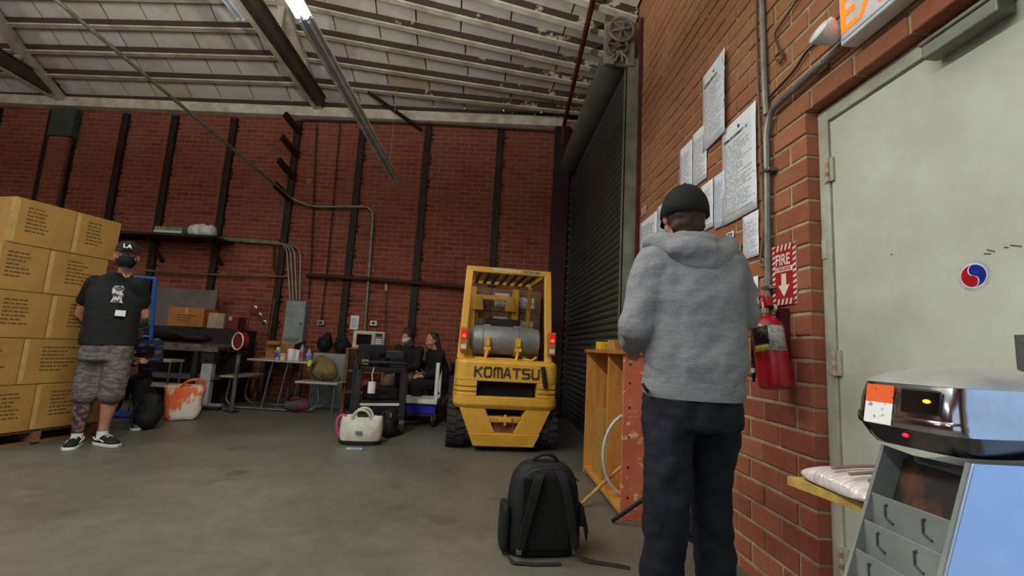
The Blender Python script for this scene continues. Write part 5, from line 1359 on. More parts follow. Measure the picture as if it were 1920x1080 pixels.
# wall shelf with goods
dS = .55
p0 = back(215, 423, dS); p1 = back(398, 440, dS); pz = p1.z
sh_ = thing('wall_shelf', 'dark brown shelf board fixed high on the back wall at left', 'shelf', bw(uz(150, 425, dS)[0], 0, pz - .05), TH)
uS0, uS1 = uz(150, 425, dS)[0], uz(400, 440, dS)[0]
M_dkw = mat('dark_wood', (50, 30, 22), .8, col2=(36, 22, 17), scale=5)
MB().bx(0, uS1 - uS0, -dS, 0, 0, .04).build('board', M_dkw, sh_, smooth=0)
for x in (.2, 1.1, uS1 - uS0 - .15): MB().bar((x, -dS + .1, .0), (x, -.02, -.38), .05, .05).build('bracket', M_dkw, sh_, smooth=0)
ug, _ = uz(296, 425, .4); ug1, _ = uz(348, 425, .4)
t = thing('storage_box', 'green and white carton on the high wall shelf', 'box', bw(ug, .35, pz - .01), TH)
MB().bx(0, ug1 - ug, -.12, .2, 0, .13).build('carton', mat('box_green', (96, 122, 84), .7, col2=(150, 150, 120), scale=9, lo=.5, hi=.6), t, smooth=0, bevel=.006); MB().bx(.0, ug1 - ug, -.125, -.12, .03, .06).build('white_band', M_wht, t, smooth=0)
ug, _ = uz(350, 425, .4); ug1, _ = uz(396, 425, .4)
t = thing('white_bundle', 'white plastic bundle at the end of the high wall shelf', 'bundle', bw((ug + ug1) / 2, .3, pz - .01), TH)
q = MB()
for i in range(5): q.ell(((i - 2) * .08, -.03 * (i % 2), .11), (.075, .12, .11 + .015 * (i % 3)))
q.build('wrap', M_wht, t, remesh=.02, relax=3, smooth=180, disp=(.03, .05))

# ================================================================== FAR END: TABLES, CARTS, BAGS
M_top = mat('table_laminate', (176, 166, 148), .5, col2=(150, 140, 122), scale=8)
M_tube = mat('tube_steel', (120, 120, 118), .4, .7)
tb = thing('picnic_table', 'folding table with attached benches in front of the breaker panel', 'table', (-3.1, 7.15, 0), -.06)
MB().bx(-.45, .5, -.25, .42, .715, .745).build('table_top', M_top, tb, smooth=0, bevel=.01)
MB().bx(-.78, -.5, -.3, .42, .455, .485).build('bench', M_top, tb, smooth=0, bevel=.008)
MB().bx(.33, .95, -.3, .1, .435, .465).build('bench', M_top, tb, smooth=0, bevel=.008)
for y in (-.15, .32):
    MB().tube(arcpts([(-.7, y, .455), (-.74, y, .12), (-.62, y, .02), (.5, y, .02), (.66, y, .12), (.6, y, .44)], .12), .016, 8).build('frame_tube', M_tube, tb)
    for x in (-.2, .03): MB().cyl((x, y, .02), (x + .1, y, .715), .014, n=8).build('leg', M_tube, tb)
MB().cyl((.88, -.2, .0), (.88, -.2, .435), .016, n=8).build('leg', M_tube, tb)
def onT(px, py, dy=-.1): return on_y(px, py, 7.15 + dy)
zt = .746
def lathe_thing(name, label, cat, x, y, z, prof, m, parts=(), n=16, group=None):
    t = thing(name, label, cat, (x, y, z), group=group)
    MB().lathe(prof, (0, 0, 0), n).build('body', m, t)
    for nm, pf, mm in parts: MB().lathe(pf, (0, 0, 0), n).build(nm, mm, t)
    return t
xx = lambda px: onT(px, 676).x
M_can = mat('can_blue', (60, 90, 160), .35, .4, col2=(200, 204, 210), scale=16, lo=.48, hi=.54)
lathe_thing('spray_can', 'blue and white can at the left end of the table top', 'can', xx(521), 7.02, zt, [(.03, 0), (.036, .004), (.036, .14), (.02, .16), (.004, .163)], M_can, [('cap', [(.022, .155), (.022, .185), (.004, .187)], M_wht)])
lathe_thing('paper_cup', 'small orange and white paper cup on the table', 'cup', xx(533), 6.98, zt, [(.03, 0), (.034, .003), (.044, .1), (.04, .1), (.03, .01)], mat('cup', (200, 130, 70), .5, col2=(220, 214, 204), scale=18, lo=.45, hi=.5))
for k, px in enumerate((544, 557)):
    lathe_thing('paper_towel_roll', ['white paper towel roll on the table, the left one', 'white paper towel roll on the table, the right one'][k], 'paper roll', xx(px), 7.08 + k * .04, zt, [(.02, 0), (.062, .001), (.062, .17 - .01 * k), (.02, .171 - .01 * k), (.018, .1)], M_wht)
M_wat = mat('bottle_clear', (150, 160, 170), .15, trans=.4)
for k, (px, h, lab) in enumerate(((567, .25, 'tall water bottle with red and blue label on the table'), (581, .2, 'shorter blue labelled bottle at the right end of the table'))):
    lathe_thing('bottle', lab, 'bottle', xx(px), 7.0, zt, [(.03, 0), (.038, .004), (.038, h * .68), (.016, h * .86), (.016, h * .93), (.018, h * .94), (.018, h), (.004, h + .001)], M_wat, [('label', [(.0388, h * .2), (.0388, h * .55)], mat('blabel%d' % k, ((170, 60, 60), (60, 100, 180))[k], .5, col2=((60, 90, 170), (190, 200, 210))[k], scale=20, lo=.48, hi=.53))])
# cabinet behind
cb = thing('steel_cabinet', 'low pale grey steel cabinet behind the picnic table', 'cabinet', (-2.6, 7.62, 0), TH)
MB().bx(-.27, .3, 0, .36, 0, .86).build('body', M_pan, cb, smooth=0, bevel=.006); MB().bx(-.25, .28, -.015, 0, .05, .82).build('door', mat('cab_door', (140, 148, 150), .5, col2=(110, 116, 118), scale=4), cb, smooth=0, bevel=.004)
MB().bx(-.2, .0, -.02, -.015, .62, .66).build('vent', M_dark, cb, smooth=0); MB().bx(.2, .22, -.03, -.015, .4, .5).build('handle', M_steel, cb, smooth=0)
def lumps(name, label, cat, loc, ells, m, rz=0., disp=(.03, .1), rm=.016, parts=(), nm='bag'):
    t = thing(name, label, cat, loc, rz)
    q = MB()
    for c, r_ in ells: q.ell(c, r_)
    q.build(nm, m, t, remesh=rm, relax=4, smooth=180, disp=disp)
    for pn, f, mm in parts: f(MB()).build(pn, mm, t)
    return t
strap = lambda pts, r_=.012: (lambda q: q.tube(bez(*pts), r_, 6))
lumps('duffel_bag', 'black bag on the steel cabinet, left one', 'bag', (-2.74, 7.75, .862), [((0, 0, .14), (.13, .12, .14)), ((.02, 0, .25), (.08, .08, .09))], M_nyl, parts=[('strap', strap(((-.08, -.1, .1), (-.1, -.16, .3), (.1, -.16, .32), (.1, -.08, .12))), M_web)])
lumps('duffel_bag', 'black bag on the steel cabinet, right one', 'bag', (-2.45, 7.75, .862), [((0, 0, .12), (.15, .12, .12)), ((-.02, 0, .22), (.1, .08, .1))], M_nyl, parts=[('strap', strap(((-.08, -.1, .1), (-.1, -.16, .28), (.1, -.16, .3), (.1, -.08, .12))), M_web)])
M_khaki = mat('khaki_canvas', (120, 104, 62), .85, col2=(92, 78, 44), scale=6, bump=.4, bscale=18)
kb = lumps('backpack', 'khaki canvas backpack with a bright tag on the right bench', 'backpack', (-2.45, 7.02, .468), [((0, 0, .17), (.19, .13, .17)), ((-.06, 0, .28), (.12, .1, .1)), ((.1, -.05, .12), (.12, .1, .1))], M_khaki, parts=[('strap', strap(((-.1, -.12, .3), (-.2, -.2, .2), (-.16, -.2, .1), (-.1, -.12, .04))), M_khaki), ('tag', lambda q: q.box((-.17, -.14, .26), (.05, .02, .09)), mat('neon_tag', (190, 230, 60), .5))])
lumps('gym_bag', 'grey and dark red bag under the picnic table', 'bag', (-2.78, 7.0, .0), [((0, 0, .09), (.2, .12, .09)), ((.06, 0, .13), (.12, .1, .07))], mat('bag_grey', (70, 70, 74), .85, col2=(110, 34, 44), scale=5, lo=.52, hi=.58), parts=[('handle', strap(((-.08, -.06, .15), (-.06, -.1, .24), (.1, -.1, .24), (.12, -.06, .16))), mat('bag_red', (130, 30, 44), .7))])
pk = on_z(648, 762)
lumps('pink_bag', 'small bright pink bag on the floor near the tote', 'bag', (pk.x, pk.y + .25, 0), [((0, 0, .07), (.1, .08, .07)), ((.08, .02, .05), (.07, .07, .05))], mat('pink', (190, 60, 120), .7, col2=(90, 40, 60), scale=9), parts=[('handle', strap(((-.04, -.04, .12), (-.04, -.06, .2), (.05, -.06, .2), (.05, -.04, .12))), M_web)])

# microwave on a wooden stand
M_stand = mat('stand_wood', (120, 82, 50), .75, col2=(92, 60, 36), scale=6, stretch=(6, 6, 1))
ms = thing('wooden_stand', 'wooden shelf stand under the microwave', 'stand', (-1.87, 7.35, 0), TH)
for x in (-.29, .29):
    for y in (-.2, .2): MB().bx(x - .025, x + .025, y - .025, y + .025, 0, .96).build('leg', M_stand, ms, smooth=0)
for z in (.3, .62, .96): MB().bx(-.32, .32, -.23, .23, z, z + .02).build('shelf_board', M_stand, ms, smooth=0)
lumps('grocery_bag', 'crumpled white and brown bag on the middle shelf under the microwave', 'bag', (-1.87, 7.33, .64), [((-.1, 0, .1), (.1, .1, .1)), ((.08, 0, .08), (.1, .1, .08))], mat('bag_mixed', (170, 160, 150), .7, col2=(110, 70, 50), scale=9, lo=.48, hi=.54), nm='wrap')
lumps('grocery_bag', 'dark red bag on the bottom shelf under the microwave', 'bag', (-1.87, 7.33, .32), [((0, 0, .1), (.14, .1, .1))], mat('bag_dred', (120, 40, 36), .7), nm='wrap')
mw = thing('microwave_oven', 'cream microwave oven with a dark window on a wooden stand', 'microwave', (-1.87, 7.32, .981), TH + .06)
MB().bx(-.24, .24, -.18, .2, 0, .27).build('casing', mat('mw_cream', (206, 196, 168), .45), mw, smooth=0, bevel=.01)
MB().bx(-.22, .09, -.192, -.18, .02, .25).build('door', mat('mw_door', (196, 186, 160), .4), mw, smooth=0, bevel=.005)
MB().bx(-.18, .05, -.196, -.192, .05, .22).build('window', mat('mw_glass', (18, 16, 16), .15), mw, smooth=0, bevel=.004)
MB().bx(.1, .22, -.19, -.18, .02, .25).build('control_panel', mat('mw_ctrl', (120, 112, 98), .5), mw, smooth=0)
for i in range(4):
    for j in range(3): MB().bx(.115 + j * .033, .14 + j * .033, -.194, -.19, .05 + i * .03, .07 + i * .03).build('button', M_wht, mw, smooth=0)
MB().bx(.115, .205, -.193, -.19, .195, .235).build('display', M_blk, mw, smooth=0)

# black utility cart with camera gear
M_cart = mat('cart_black', (28, 29, 31), .6, col2=(40, 41, 44), scale=9)
cr = on_z(672, 806); 
ct = thing('utility_cart', 'black plastic utility cart loaded with camera gear', 'cart', (-1.36, 5.88, 0), .35)
MB().bx(-.3, .3, -.3, .3, .74, .8).build('top_tray', M_cart, ct, smooth=0, bevel=.015)
MB().bx(-.3, .3, -.3, .3, .18, .24).build('bottom_tray', M_cart, ct, smooth=0, bevel=.015)
for x in (-.27, .27):
    for y in (-.265, .265):
        MB().bx(x - .035, x + .035, y - .035, y + .035, .2, .76).build('post', M_cart, ct, smooth=0, bevel=.01)
        w_ = MB().cyl((x - .02, y, .065), (x + .02, y, .065), .065, n=18).build('caster', M_blkr, ct); MB().bx(x - .03, x + .03, y - .02, y + .02, .06, .18).build('caster_fork', M_steel, w_, smooth=0)
MB().tube(arcpts([(-.28, -.3, .78), (-.28, -.38, .86), (.28, -.38, .86), (.28, -.3, .78)], .06), .016, 8).build('push_handle', M_cart, ct)
cm = PM[ct.name]
def on_cart(x, y, z): return cm @ V((x, y, z))
def gear(name, label, x, y, z, d, rz=0., extra=None, cat='equipment', m=None):
    t = thing(name, label, cat, on_cart(x, y, z), .35 + rz)
    MB().bx(-d[0] / 2, d[0] / 2, -d[1] / 2, d[1] / 2, 0, d[2]).build('body', m or M_blk, t, smooth=0, bevel=.008)
    if extra: extra(t)
    return t
def mon(t):
    MB().bx(-.09, .09, -.062, -.06, .03, .12).build('screen', mat('screen_dark', (20, 24, 30), .15), t, smooth=0)
    MB().tube([(-.06, .0, .15), (-.04, 0, .2), (.05, 0, .2), (.07, 0, .15)], .008, 6).build('top_handle', M_blk, t)
def lens(t):
    MB().cyl((0, -.06, .06), (0, -.2, .06), .045, .05, n=18).build('lens', M_blk, t); MB().cyl((0, -.201, .06), (0, -.203, .06), .04, n=18).build('front_glass', mat('glass_dark', (20, 26, 40), .08), t)
    MB().tube([(-.05, .05, .1), (-.04, 0, .17), (.05, 0, .17), (.06, .05, .1)], .009, 6).build('top_handle', M_blk, t)
gear('video_camera', 'black camera with a lens on the utility cart', -.06, -.12, .8, (.15, .2, .17), .5, lens, 'camera')
gear('monitor', 'small black monitor on the utility cart', .14, -.2, .8, (.22, .12, .2), -.2, mon, 'monitor')
gear('battery_charger', 'black charger with tiny green and red lights on the utility cart', .16, .02, .8, (.18, .16, .14), .1, lambda t: [MB().ell((-.03 + .05 * i, -.081, .07), (.006, .003, .006)).build('indicator_light', mat('led%d' % i, ((40, 255, 60), (255, 40, 30))[i], .4, emit=((40, 255, 60), (255, 40, 30))[i], es=2.), t) for i in (0, 1)], 'charger')
gear('equipment_case', 'flat black case standing at the back of the utility cart', -.1, .2, .8, (.34, .14, .26), 0, None, 'case')
gear('cable_box', 'black box with a yellow label at the corner of the cart', -.22, -.22, .8, (.1, .1, .14), .1, lambda t: MB().bx(-.04, .04, -.053, -.05, .03, .08).build('label', mat('lab_yel', (200, 190, 80), .5), t, smooth=0), 'box')
lumps('cable_bundle', 'tangle of blue and black cables on the utility cart', 'cable', on_cart(.02, -.02, .8), [((0, 0, .04), (.1, .08, .04)), ((.06, .03, .06), (.06, .06, .04))], mat('cable_mix', (26, 28, 34), .6, col2=(40, 70, 120), scale=22, lo=.55, hi=.6), disp=(.05, .03), nm='coil')
gear('equipment_case', 'black case with a white lid edge on the bottom tray of the cart', .0, -.05, .24, (.46, .42, .16), 0, lambda t: MB().bx(-.235, .235, -.215, .215, .1, .13).build('lid_edge', M_wht, t, smooth=0, bevel=.005), 'case')
gear('equipment_case', 'small black case stacked on the lower tray of the cart', .02, .0, .405, (.36, .36, .14), .1, lambda t: MB().tube([(-.06, -.18, .08), (-.05, -.2, .1), (.05, -.2, .1), (.06, -.18, .08)], .007, 6).build('carry_handle', M_blk, t), 'case')
tt = thing('tape_roll', 'white tape roll hanging on a cord from the cart', 'tape', on_cart(-.12, -.36, .5))
MB().cyl((0, 0, 0), (0, 0, .13), .045, n=18).build('roll', M_wht, tt); MB().tube([(0, 0, .13), (-.01, .0, .22), (.0, .02, .3)], .008, 6).build('cord', mat('cord_wht', (190, 186, 176), .7), tt)
# second cart: white uprights, white tray, blue crate
c2 = thing('hand_cart', 'rolling cart with white uprights and a white shelf behind the utility cart', 'cart', (-.88, 6.55, 0), .02)
MB().bx(-.3, .22, -.25, .25, .3, .36).build('shelf', M_wht, c2, smooth=0, bevel=.01)
MB().bx(.17, .22, -.26, -.2, .3, .86).build('upright', M_wht, c2, smooth=0, bevel=.008)
MB().bx(-.38, -.27, -.26, -.22, .2, .8).build('upright_panel', mat('white_panel', (190, 192, 196), .5), c2, smooth=0, bevel=.006)
MB().bx(.17, .22, .2, .25, .3, .86).build('upright', M_wht, c2, smooth=0, bevel=.008)
for x in (-.28, .18):
    for y in (-.2, .2):
        w_ = MB().cyl((x - .02, y, .08), (x + .02, y, .08), .08, n=18).build('caster', M_blkr, c2); MB().bx(x - .03, x + .03, y - .02, y + .02, .08, .14).build('caster_fork', M_steel, w_, smooth=0)
MB().bx(-.3, .22, -.25, .25, .14, .17).build('base_plate', M_cart, c2, smooth=0)
ck = thing('crate', 'bright blue plastic crate low on the rolling cart', 'crate', (-.88, 6.55, .171), .02)
M_blu = mat('blue_plastic', (24, 40, 190), .45, col2=(18, 30, 150), scale=6)
for a in ((-.24, .2, -.2, -.19, 0, .12), (-.24, .2, .19, .2, 0, .12), (-.24, -.23, -.19, .19, 0, .12), (.19, .2, -.19, .19, 0, .12)): MB().bx(*a).build('side', M_blu, ck, smooth=0, bevel=.003)
MB().bx(-.23, .19, -.19, .19, 0, .01).build('bottom', M_blu, ck, smooth=0)

# canvas tote, black camera bag
M_cnv = mat('white_canvas', (206, 202, 190), .85, col2=(176, 170, 156), scale=6, bump=.4, bscale=16)
tp = on_z(668, 836)
tg = thing('tote_bag', 'white canvas tote bag with dark base and pink strap on the floor', 'bag', (tp.x, tp.y + .14, 0), .12)
q = MB(); q.rings([ringel((0, 0, z), w_, d_, 24, 3.) for z, w_, d_ in ((.0, .2, .12), (.03, .215, .13), (.16, .23, .13), (.28, .22, .11), (.3, .2, .09), (.25, .18, .08))]); q.build('bag_body', M_cnv, tg, smooth=180, sub=1, disp=(.03, .1))
MB().rings([ringel((0, 0, z), w_, d_, 24, 3.) for z, w_, d_ in ((-.0, .205, .125), (.03, .225, .137), (.045, .225, .137))]).build('dark_base', M_blkr, tg, smooth=60)
for y in (-.1, .08): MB().tube(bez((-.09, y, .27), (-.08, y - .03, .4), (.09, y - .03, .4), (.1, y, .27), 12), .014, 8).build('handle', M_cnv, tg)
MB().tube(bez((-.17, .0, .28), (-.3, .0, .34), (-.27, -.02, .1), (-.21, .0, .06), 12), .016, 8).build('pink_strap', mat('strap_pink', (206, 60, 122), .6), tg)
MB().bx(-.04, .03, -.15, -.143, .12, .15).build('woven_label', mat('lab_gr', (110, 110, 120), .6), tg, smooth=0)
q = MB()
for i in range(4): q.ell((-.02 + .03 * i, -.07, .3 + .01 * (i % 2)), (.03, .03, .02))
q.build('camo_cloth', mat('camo_cloth', (70, 66, 52), .8, col2=(40, 38, 30), scale=30), tg, remesh=.01, smooth=180)
cp_ = on_z(664, 842)
tag(MB().box((cp_.x, cp_.y, .004), (.16, .06, .008), (0, 0, .1)).build('blue_packet', mat('packet_blue', (120, 150, 190), .4, col2=(180, 190, 200), scale=30), smooth=0, bevel=.002), 'small flat blue packet on the floor before the tote', 'packet')
cbp = on_z(726, 826)
lumps('camera_bag', 'black camera bag standing against the white tote', 'bag', (cbp.x - .04, cbp.y + .2, 0), [((0, 0, .16), (.1, .12, .16)), ((0, 0, .08), (.11, .13, .08)), ((0, 0, .26), (.08, .1, .07))], M_nyl, parts=[('strap', strap(((-.06, -.1, .3), (-.04, -.16, .2), (.0, -.16, .1), (.03, -.13, .05))), M_web), ('brass_clip', lambda q: q.box((.04, -.125, .27), (.02, .01, .05)), mat('brass', (170, 140, 70), .4, .8))])

# ---------------------------------------------------------------- junk at the left of the far wall
jb = thing('roller_conveyor', 'long dark roller conveyor table heaped with bags and boxes', 'conveyor', (-4.6, 7.0, 0), 0)
M_jm = mat('rusty_steel', (74, 66, 58), .55, .5, col2=(120, 112, 104), scale=12)
for y in (-.3, .3): MB().bx(-.95, .75, y - .02, y + .02, .82, .92).build('side_rail', M_jm, jb, smooth=0)
for k in range(14): MB().cyl((-.88 + k * .12, -.28, .88), (-.88 + k * .12, .28, .88), .035, n=10).build('roller', M_jm, jb)
for x in (-.85, .45):
    for y in (-.28, .28): MB().bx(x - .03, x + .03, y - .03, y + .03, 0, .82).build('leg', M_blkr, jb, smooth=0)
MB().bx(-.9, .7, -.25, .25, .42, .46).build('lower_shelf', mat('shelf_grey', (96, 92, 88), .6), jb, smooth=0)
lumps('duffel_bag', 'long black bag lying on the roller conveyor', 'bag', (-4.7, 6.95, .925), [((-.4, 0, .09), (.25, .2, .09)), ((0, 0, .11), (.3, .2, .1)), ((.35, 0, .08), (.25, .18, .07))], M_nyl, rm=.02, parts=[('strap', strap(((-.3, -.2, .1), (-.2, -.26, .2), (.2, -.26, .2), (.3, -.18, .08))), M_web)])
ZC = on_y(361, 613, 7.45).z
tag(MB().box((-5.3, 8.0, ZC + .32), (1.15, .03, .66), (-.08, 0, TH)).build('grey_board', mat('board_grey', (110, 104, 98), .85, col2=(92, 86, 80), scale=3), smooth=0), 'plain grey board leaning at the back wall behind the cartons', 'board')
tag(MB().bx(-6.0, -3.95, 7.36, 7.9, 0, ZC - .003).build('storage_chest', mat('chest_dark', (32, 30, 30), .7), smooth=0, bevel=.01), 'dark storage chest against the back wall under the grey board', 'chest')
M_card2 = mat('card_orange', (170, 110, 54), .8, col2=(146, 92, 44), scale=4)
def carton2(label, px, py, Y, z, d, rz, m=None, **k):
    p = on_y(px, py, Y); return carton('cardboard_box', label, (p.x, Y, z), d, rz, m or M_card2, **k)
t = carton2('brown carton with a black printed mark behind the black bag', 361, 600, 7.5, ZC, (.58, .3, .3), -.1, prn=1)
t = carton2('pale small carton right of the marked brown carton', 412, 600, 7.5, ZC, (.24, .25, .24), .1, m=mat('card_pale', (160, 140, 116), .8))
t = carton2('dark red carton behind the roller conveyor', 440, 600, 7.6, ZC, (.26, .25, .2), 0, m=mat('card_red', (110, 34, 34), .7))
t = thing('steel_table', 'dark work table under the open carton right of the conveyor', 'table', (-3.5, 7.93, 0), TH)
MB().bx(-.3, .3, -.2, .2, .68, .71).build('top', M_jm, t, smooth=0)
for x in (-.27, .27):
    for y in (-.17, .17): MB().bx(x - .02, x + .02, y - .02, y + .02, 0, .68).build('leg', M_jm, t, smooth=0)
t = carton('cardboard_box', 'open brown carton tilted on the dark work table', (-3.5, 7.9, .712), (.42, .32, .26), .25, M_card2, tape=False)
MB().box((-.1, -.23, .27), (.2, .16, .006), (.35, 0, 0)).build('flap', M_card2, t, smooth=0); MB().box((.27, 0, .29), (.14, .3, .006), (0, -.5, 0)).build('flap', M_card2, t, smooth=0)
rp_ = on_y(450, 640, 6.7)
rr_ = thing('reel', 'round red and white reel beside the open carton', 'reel', (rp_.x, 6.72, rp_.z - .16), -.5)
MB().cyl((0, -.04, .16), (0, .04, .16), .13, n=28).build('red_disc', mat('reel_red', (120, 22, 20), .6), rr_); MB().tube([(.12 * math.cos(2 * PI * i / 28), -.045, .16 + .12 * math.sin(2 * PI * i / 28)) for i in range(28)], .009, 8, closed=True).build('white_rim', M_wht, rr_)
MB().bx(-.1, .1, -.06, .06, -.0, .03).build('foot', M_blk, rr_, smooth=0)
rst = thing('reel_stand', 'dark stand under the red reel', 'stand', (rp_.x, 6.72, 0), -.5)
MB().bx(-.09, .09, -.06, .06, 0, .02).build('base', M_blkr, rst, smooth=0); MB().cyl((0, 0, .02), (0, 0, rp_.z - .162), .03, n=12).build('column', M_jm, rst)
ws = on_z(412, 740)
wt = thing('lifting_column', 'pale grey lifting column with a wheeled foot under the conveyor end', 'stand', (-4.0, 6.78, 0), .1)
MB().bx(-.07, .07, -.06, .06, .07, .68).build('column', mat('column_grey', (176, 176, 174), .5), wt, smooth=0, bevel=.008)
MB().bx(-.09, .09, -.08, .08, .66, .84).build('head', M_blkr, wt, smooth=0, bevel=.008)
MB().bx(-.12, .25, -.05, .05, .05, .09).build('foot', M_pan, wt, smooth=0, bevel=.01); MB().bx(-.16, -.07, -.04, .04, .32, .42).build('side_arm', M_pan, wt, smooth=0)
for x in (-.08, .2): MB().cyl((x, -.05, .026), (x, .05, .026), .026, n=12).build('caster', M_blkr, wt)
bd_ = back(485, 600, .2)
br_ = thing('garment_rack', 'thin brass rack frame standing at the back wall left of the panel', 'rack', (bd_.x, bd_.y, 0), TH)
for x in (-.2, .2): MB().cyl((x, 0, 0), (x + .03, 0, 1.75), .011, n=8).build('upright', mat('brass_tube', (130, 98, 52), .35, .8), br_)
MB().cyl((-.19, 0, 1.7), (.25, 0, 1.66), .011, n=8).build('top_bar', mat('brass_tube'), br_)
MB().bx(-.22, .22, -.12, .1, 0, .03).build('base', M_jm, br_, smooth=0)
for k in range(3): MB().ell((-.08 + .1 * k, -.02, 1.55 - .12 * k), (.04, .012, .05)).build('foil_ornament', mat('foil', (190, 180, 170), .2, .9), br_)
q = MB().tube(bez((-4.3, 6.62, .06), (-4.2, 6.5, .1), (-4.05, 6.6, .05), (-4.25, 6.6, .03), 12), .02, 8); tag(q.build('yellow_hose', mat('hose_yel', (170, 150, 30), .6)), 'short yellow hose on the floor by the lifting column', 'hose')
for k, (px0, px1, py, Y, lab) in enumerate(((296, 332, 663, 6.3, 'short'), (300, 370, 707, 6.3, 'long'))):
    pass
wr = thing('wire_shelf', 'pale low shelf rack beside the orange bag', 'shelf', (-4.25, 6.3, 0), 0)
for z, x0, x1 in ((.36, -.35, .42), (.68, -.35, .12)): MB().bx(x0, x1, -.12, .14, z, z + .03).build('shelf_board', M_top, wr, smooth=0)
for x in (-.33, .1):
    for y in (-.1, .12): MB().cyl((x, y, 0), (x, y, .7), .012, n=8).build('post', M_tube, wr)
MB().cyl((.4, .0, 0), (.4, .0, .36), .012, n=8).build('post', M_tube, wr)
# shopping bag orange/white
sb_ = on_z(322, 783)
ob = thing('shopping_bag', 'orange and white shopping bag on the floor by the seated person', 'bag', (-3.78, 6.0, 0), .5)
M_og = mat('bag_orange', (226, 104, 48), .5, col2=(222, 214, 200), scale=3.2, lo=.47, hi=.53, stretch=(1, 1, .6))
q = MB(); q.rings([ringel((0, 0, z), w_, d_, 20, 3.4) for z, w_, d_ in ((0, .17, .09), (.02, .18, .1), (.25, .2, .1), (.42, .22, .09), (.42, .2, .07))]); q.build('bag_body', M_og, ob, smooth=180, sub=1, disp=(.05, .12))
for y in (-.08, .08): MB().tube(bez((-.05, y, .4), (-.0, y, .52), (.17, y, .52), (.2, y, .42), 10), .013, 6).build('handle', mat('handle_or', (220, 84, 34), .5), ob)
# blue frame
bf0, bf1, bf2 = on_y(262, 524, 5.95), on_y(291, 522, 5.95), on_y(280, 640, 5.95)
bt_ = thing('hand_truck', 'blue tubular hand truck frame behind the man in the cap', 'hand truck', (bf1.x, 5.95, 0))
M_bt = mat('blue_tube', (38, 92, 180), .4)
XLt = bf1.x - .42
MB().tube(arcpts([(bf1.x, 6.15, .12), (bf1.x, 5.95, bf1.z), (XLt, 5.95, bf1.z), (XLt, 6.15, .12)], .03), .022, 10).build('frame_tube', M_bt, bt_, w=True)
for z in (.5, 1.0): MB().cyl((XLt, 6.15 - .2 * (z - .12) / (bf1.z - .12), z), (bf1.x, 6.15 - .2 * (z - .12) / (bf1.z - .12), z), .016, n=8).build('cross_bar', M_bt, bt_, w=True)
MB().bx(XLt, bf1.x, 5.9, 6.14, .01, .03).build('toe_plate', M_bt, bt_, w=True, smooth=0)
for x in (XLt - .03, bf1.x + .03): MB().cyl((x - .025, 6.2, .12), (x + .025, 6.2, .12), .12, n=20).build('wheel', M_blkr, bt_, w=True)
# ================================================================== SEATED PEOPLE IN THE BACKGROUND
M_dkc = mat('dark_cloth', (13, 13, 16), .85, col2=(20, 20, 23), scale=6, bump=.3, bscale=14)
M_plaid = None
def plaid():
    m, nt, b = newmat('plaid_shirt'); L = nt.links; b.inputs['Roughness'].default_value = .85
    tc = N(nt, 'ShaderNodeTexCoord'); sp = N(nt, 'ShaderNodeSeparateXYZ'); L.new(tc.outputs['Object'], sp.inputs[0])
    def st(src, f):
        a = N(nt, 'ShaderNodeMath', _operation='MULTIPLY'); a.inputs[1].default_value = f; L.new(src, a.inputs[0])
        c = N(nt, 'ShaderNodeMath', _operation='FRACT'); L.new(a.outputs[0], c.inputs[0])
        d = N(nt, 'ShaderNodeMath', _operation='GREATER_THAN'); d.inputs[1].default_value = .55; L.new(c.outputs[0], d.inputs[0]); return d.outputs[0]
    ad = N(nt, 'ShaderNodeMath', _operation='ADD'); L.new(st(sp.outputs[0], 14.), ad.inputs[0]); L.new(st(sp.outputs[2], 14.), ad.inputs[1])
    r = N(nt, 'ShaderNodeValToRGB'); e = r.color_ramp.elements; e[0].color = lin((30, 34, 54)); e[1].color = lin((170, 172, 182)); e.new(.5).color = lin((74, 80, 108)); r.color_ramp.interpolation = 'CONSTANT'
    dv = N(nt, 'ShaderNodeMath', _operation='DIVIDE'); dv.inputs[1].default_value = 2.05; L.new(ad.outputs[0], dv.inputs[0]); L.new(dv.outputs[0], r.inputs[0]); L.new(r.outputs[0], b.inputs['Base Color'])
    return m
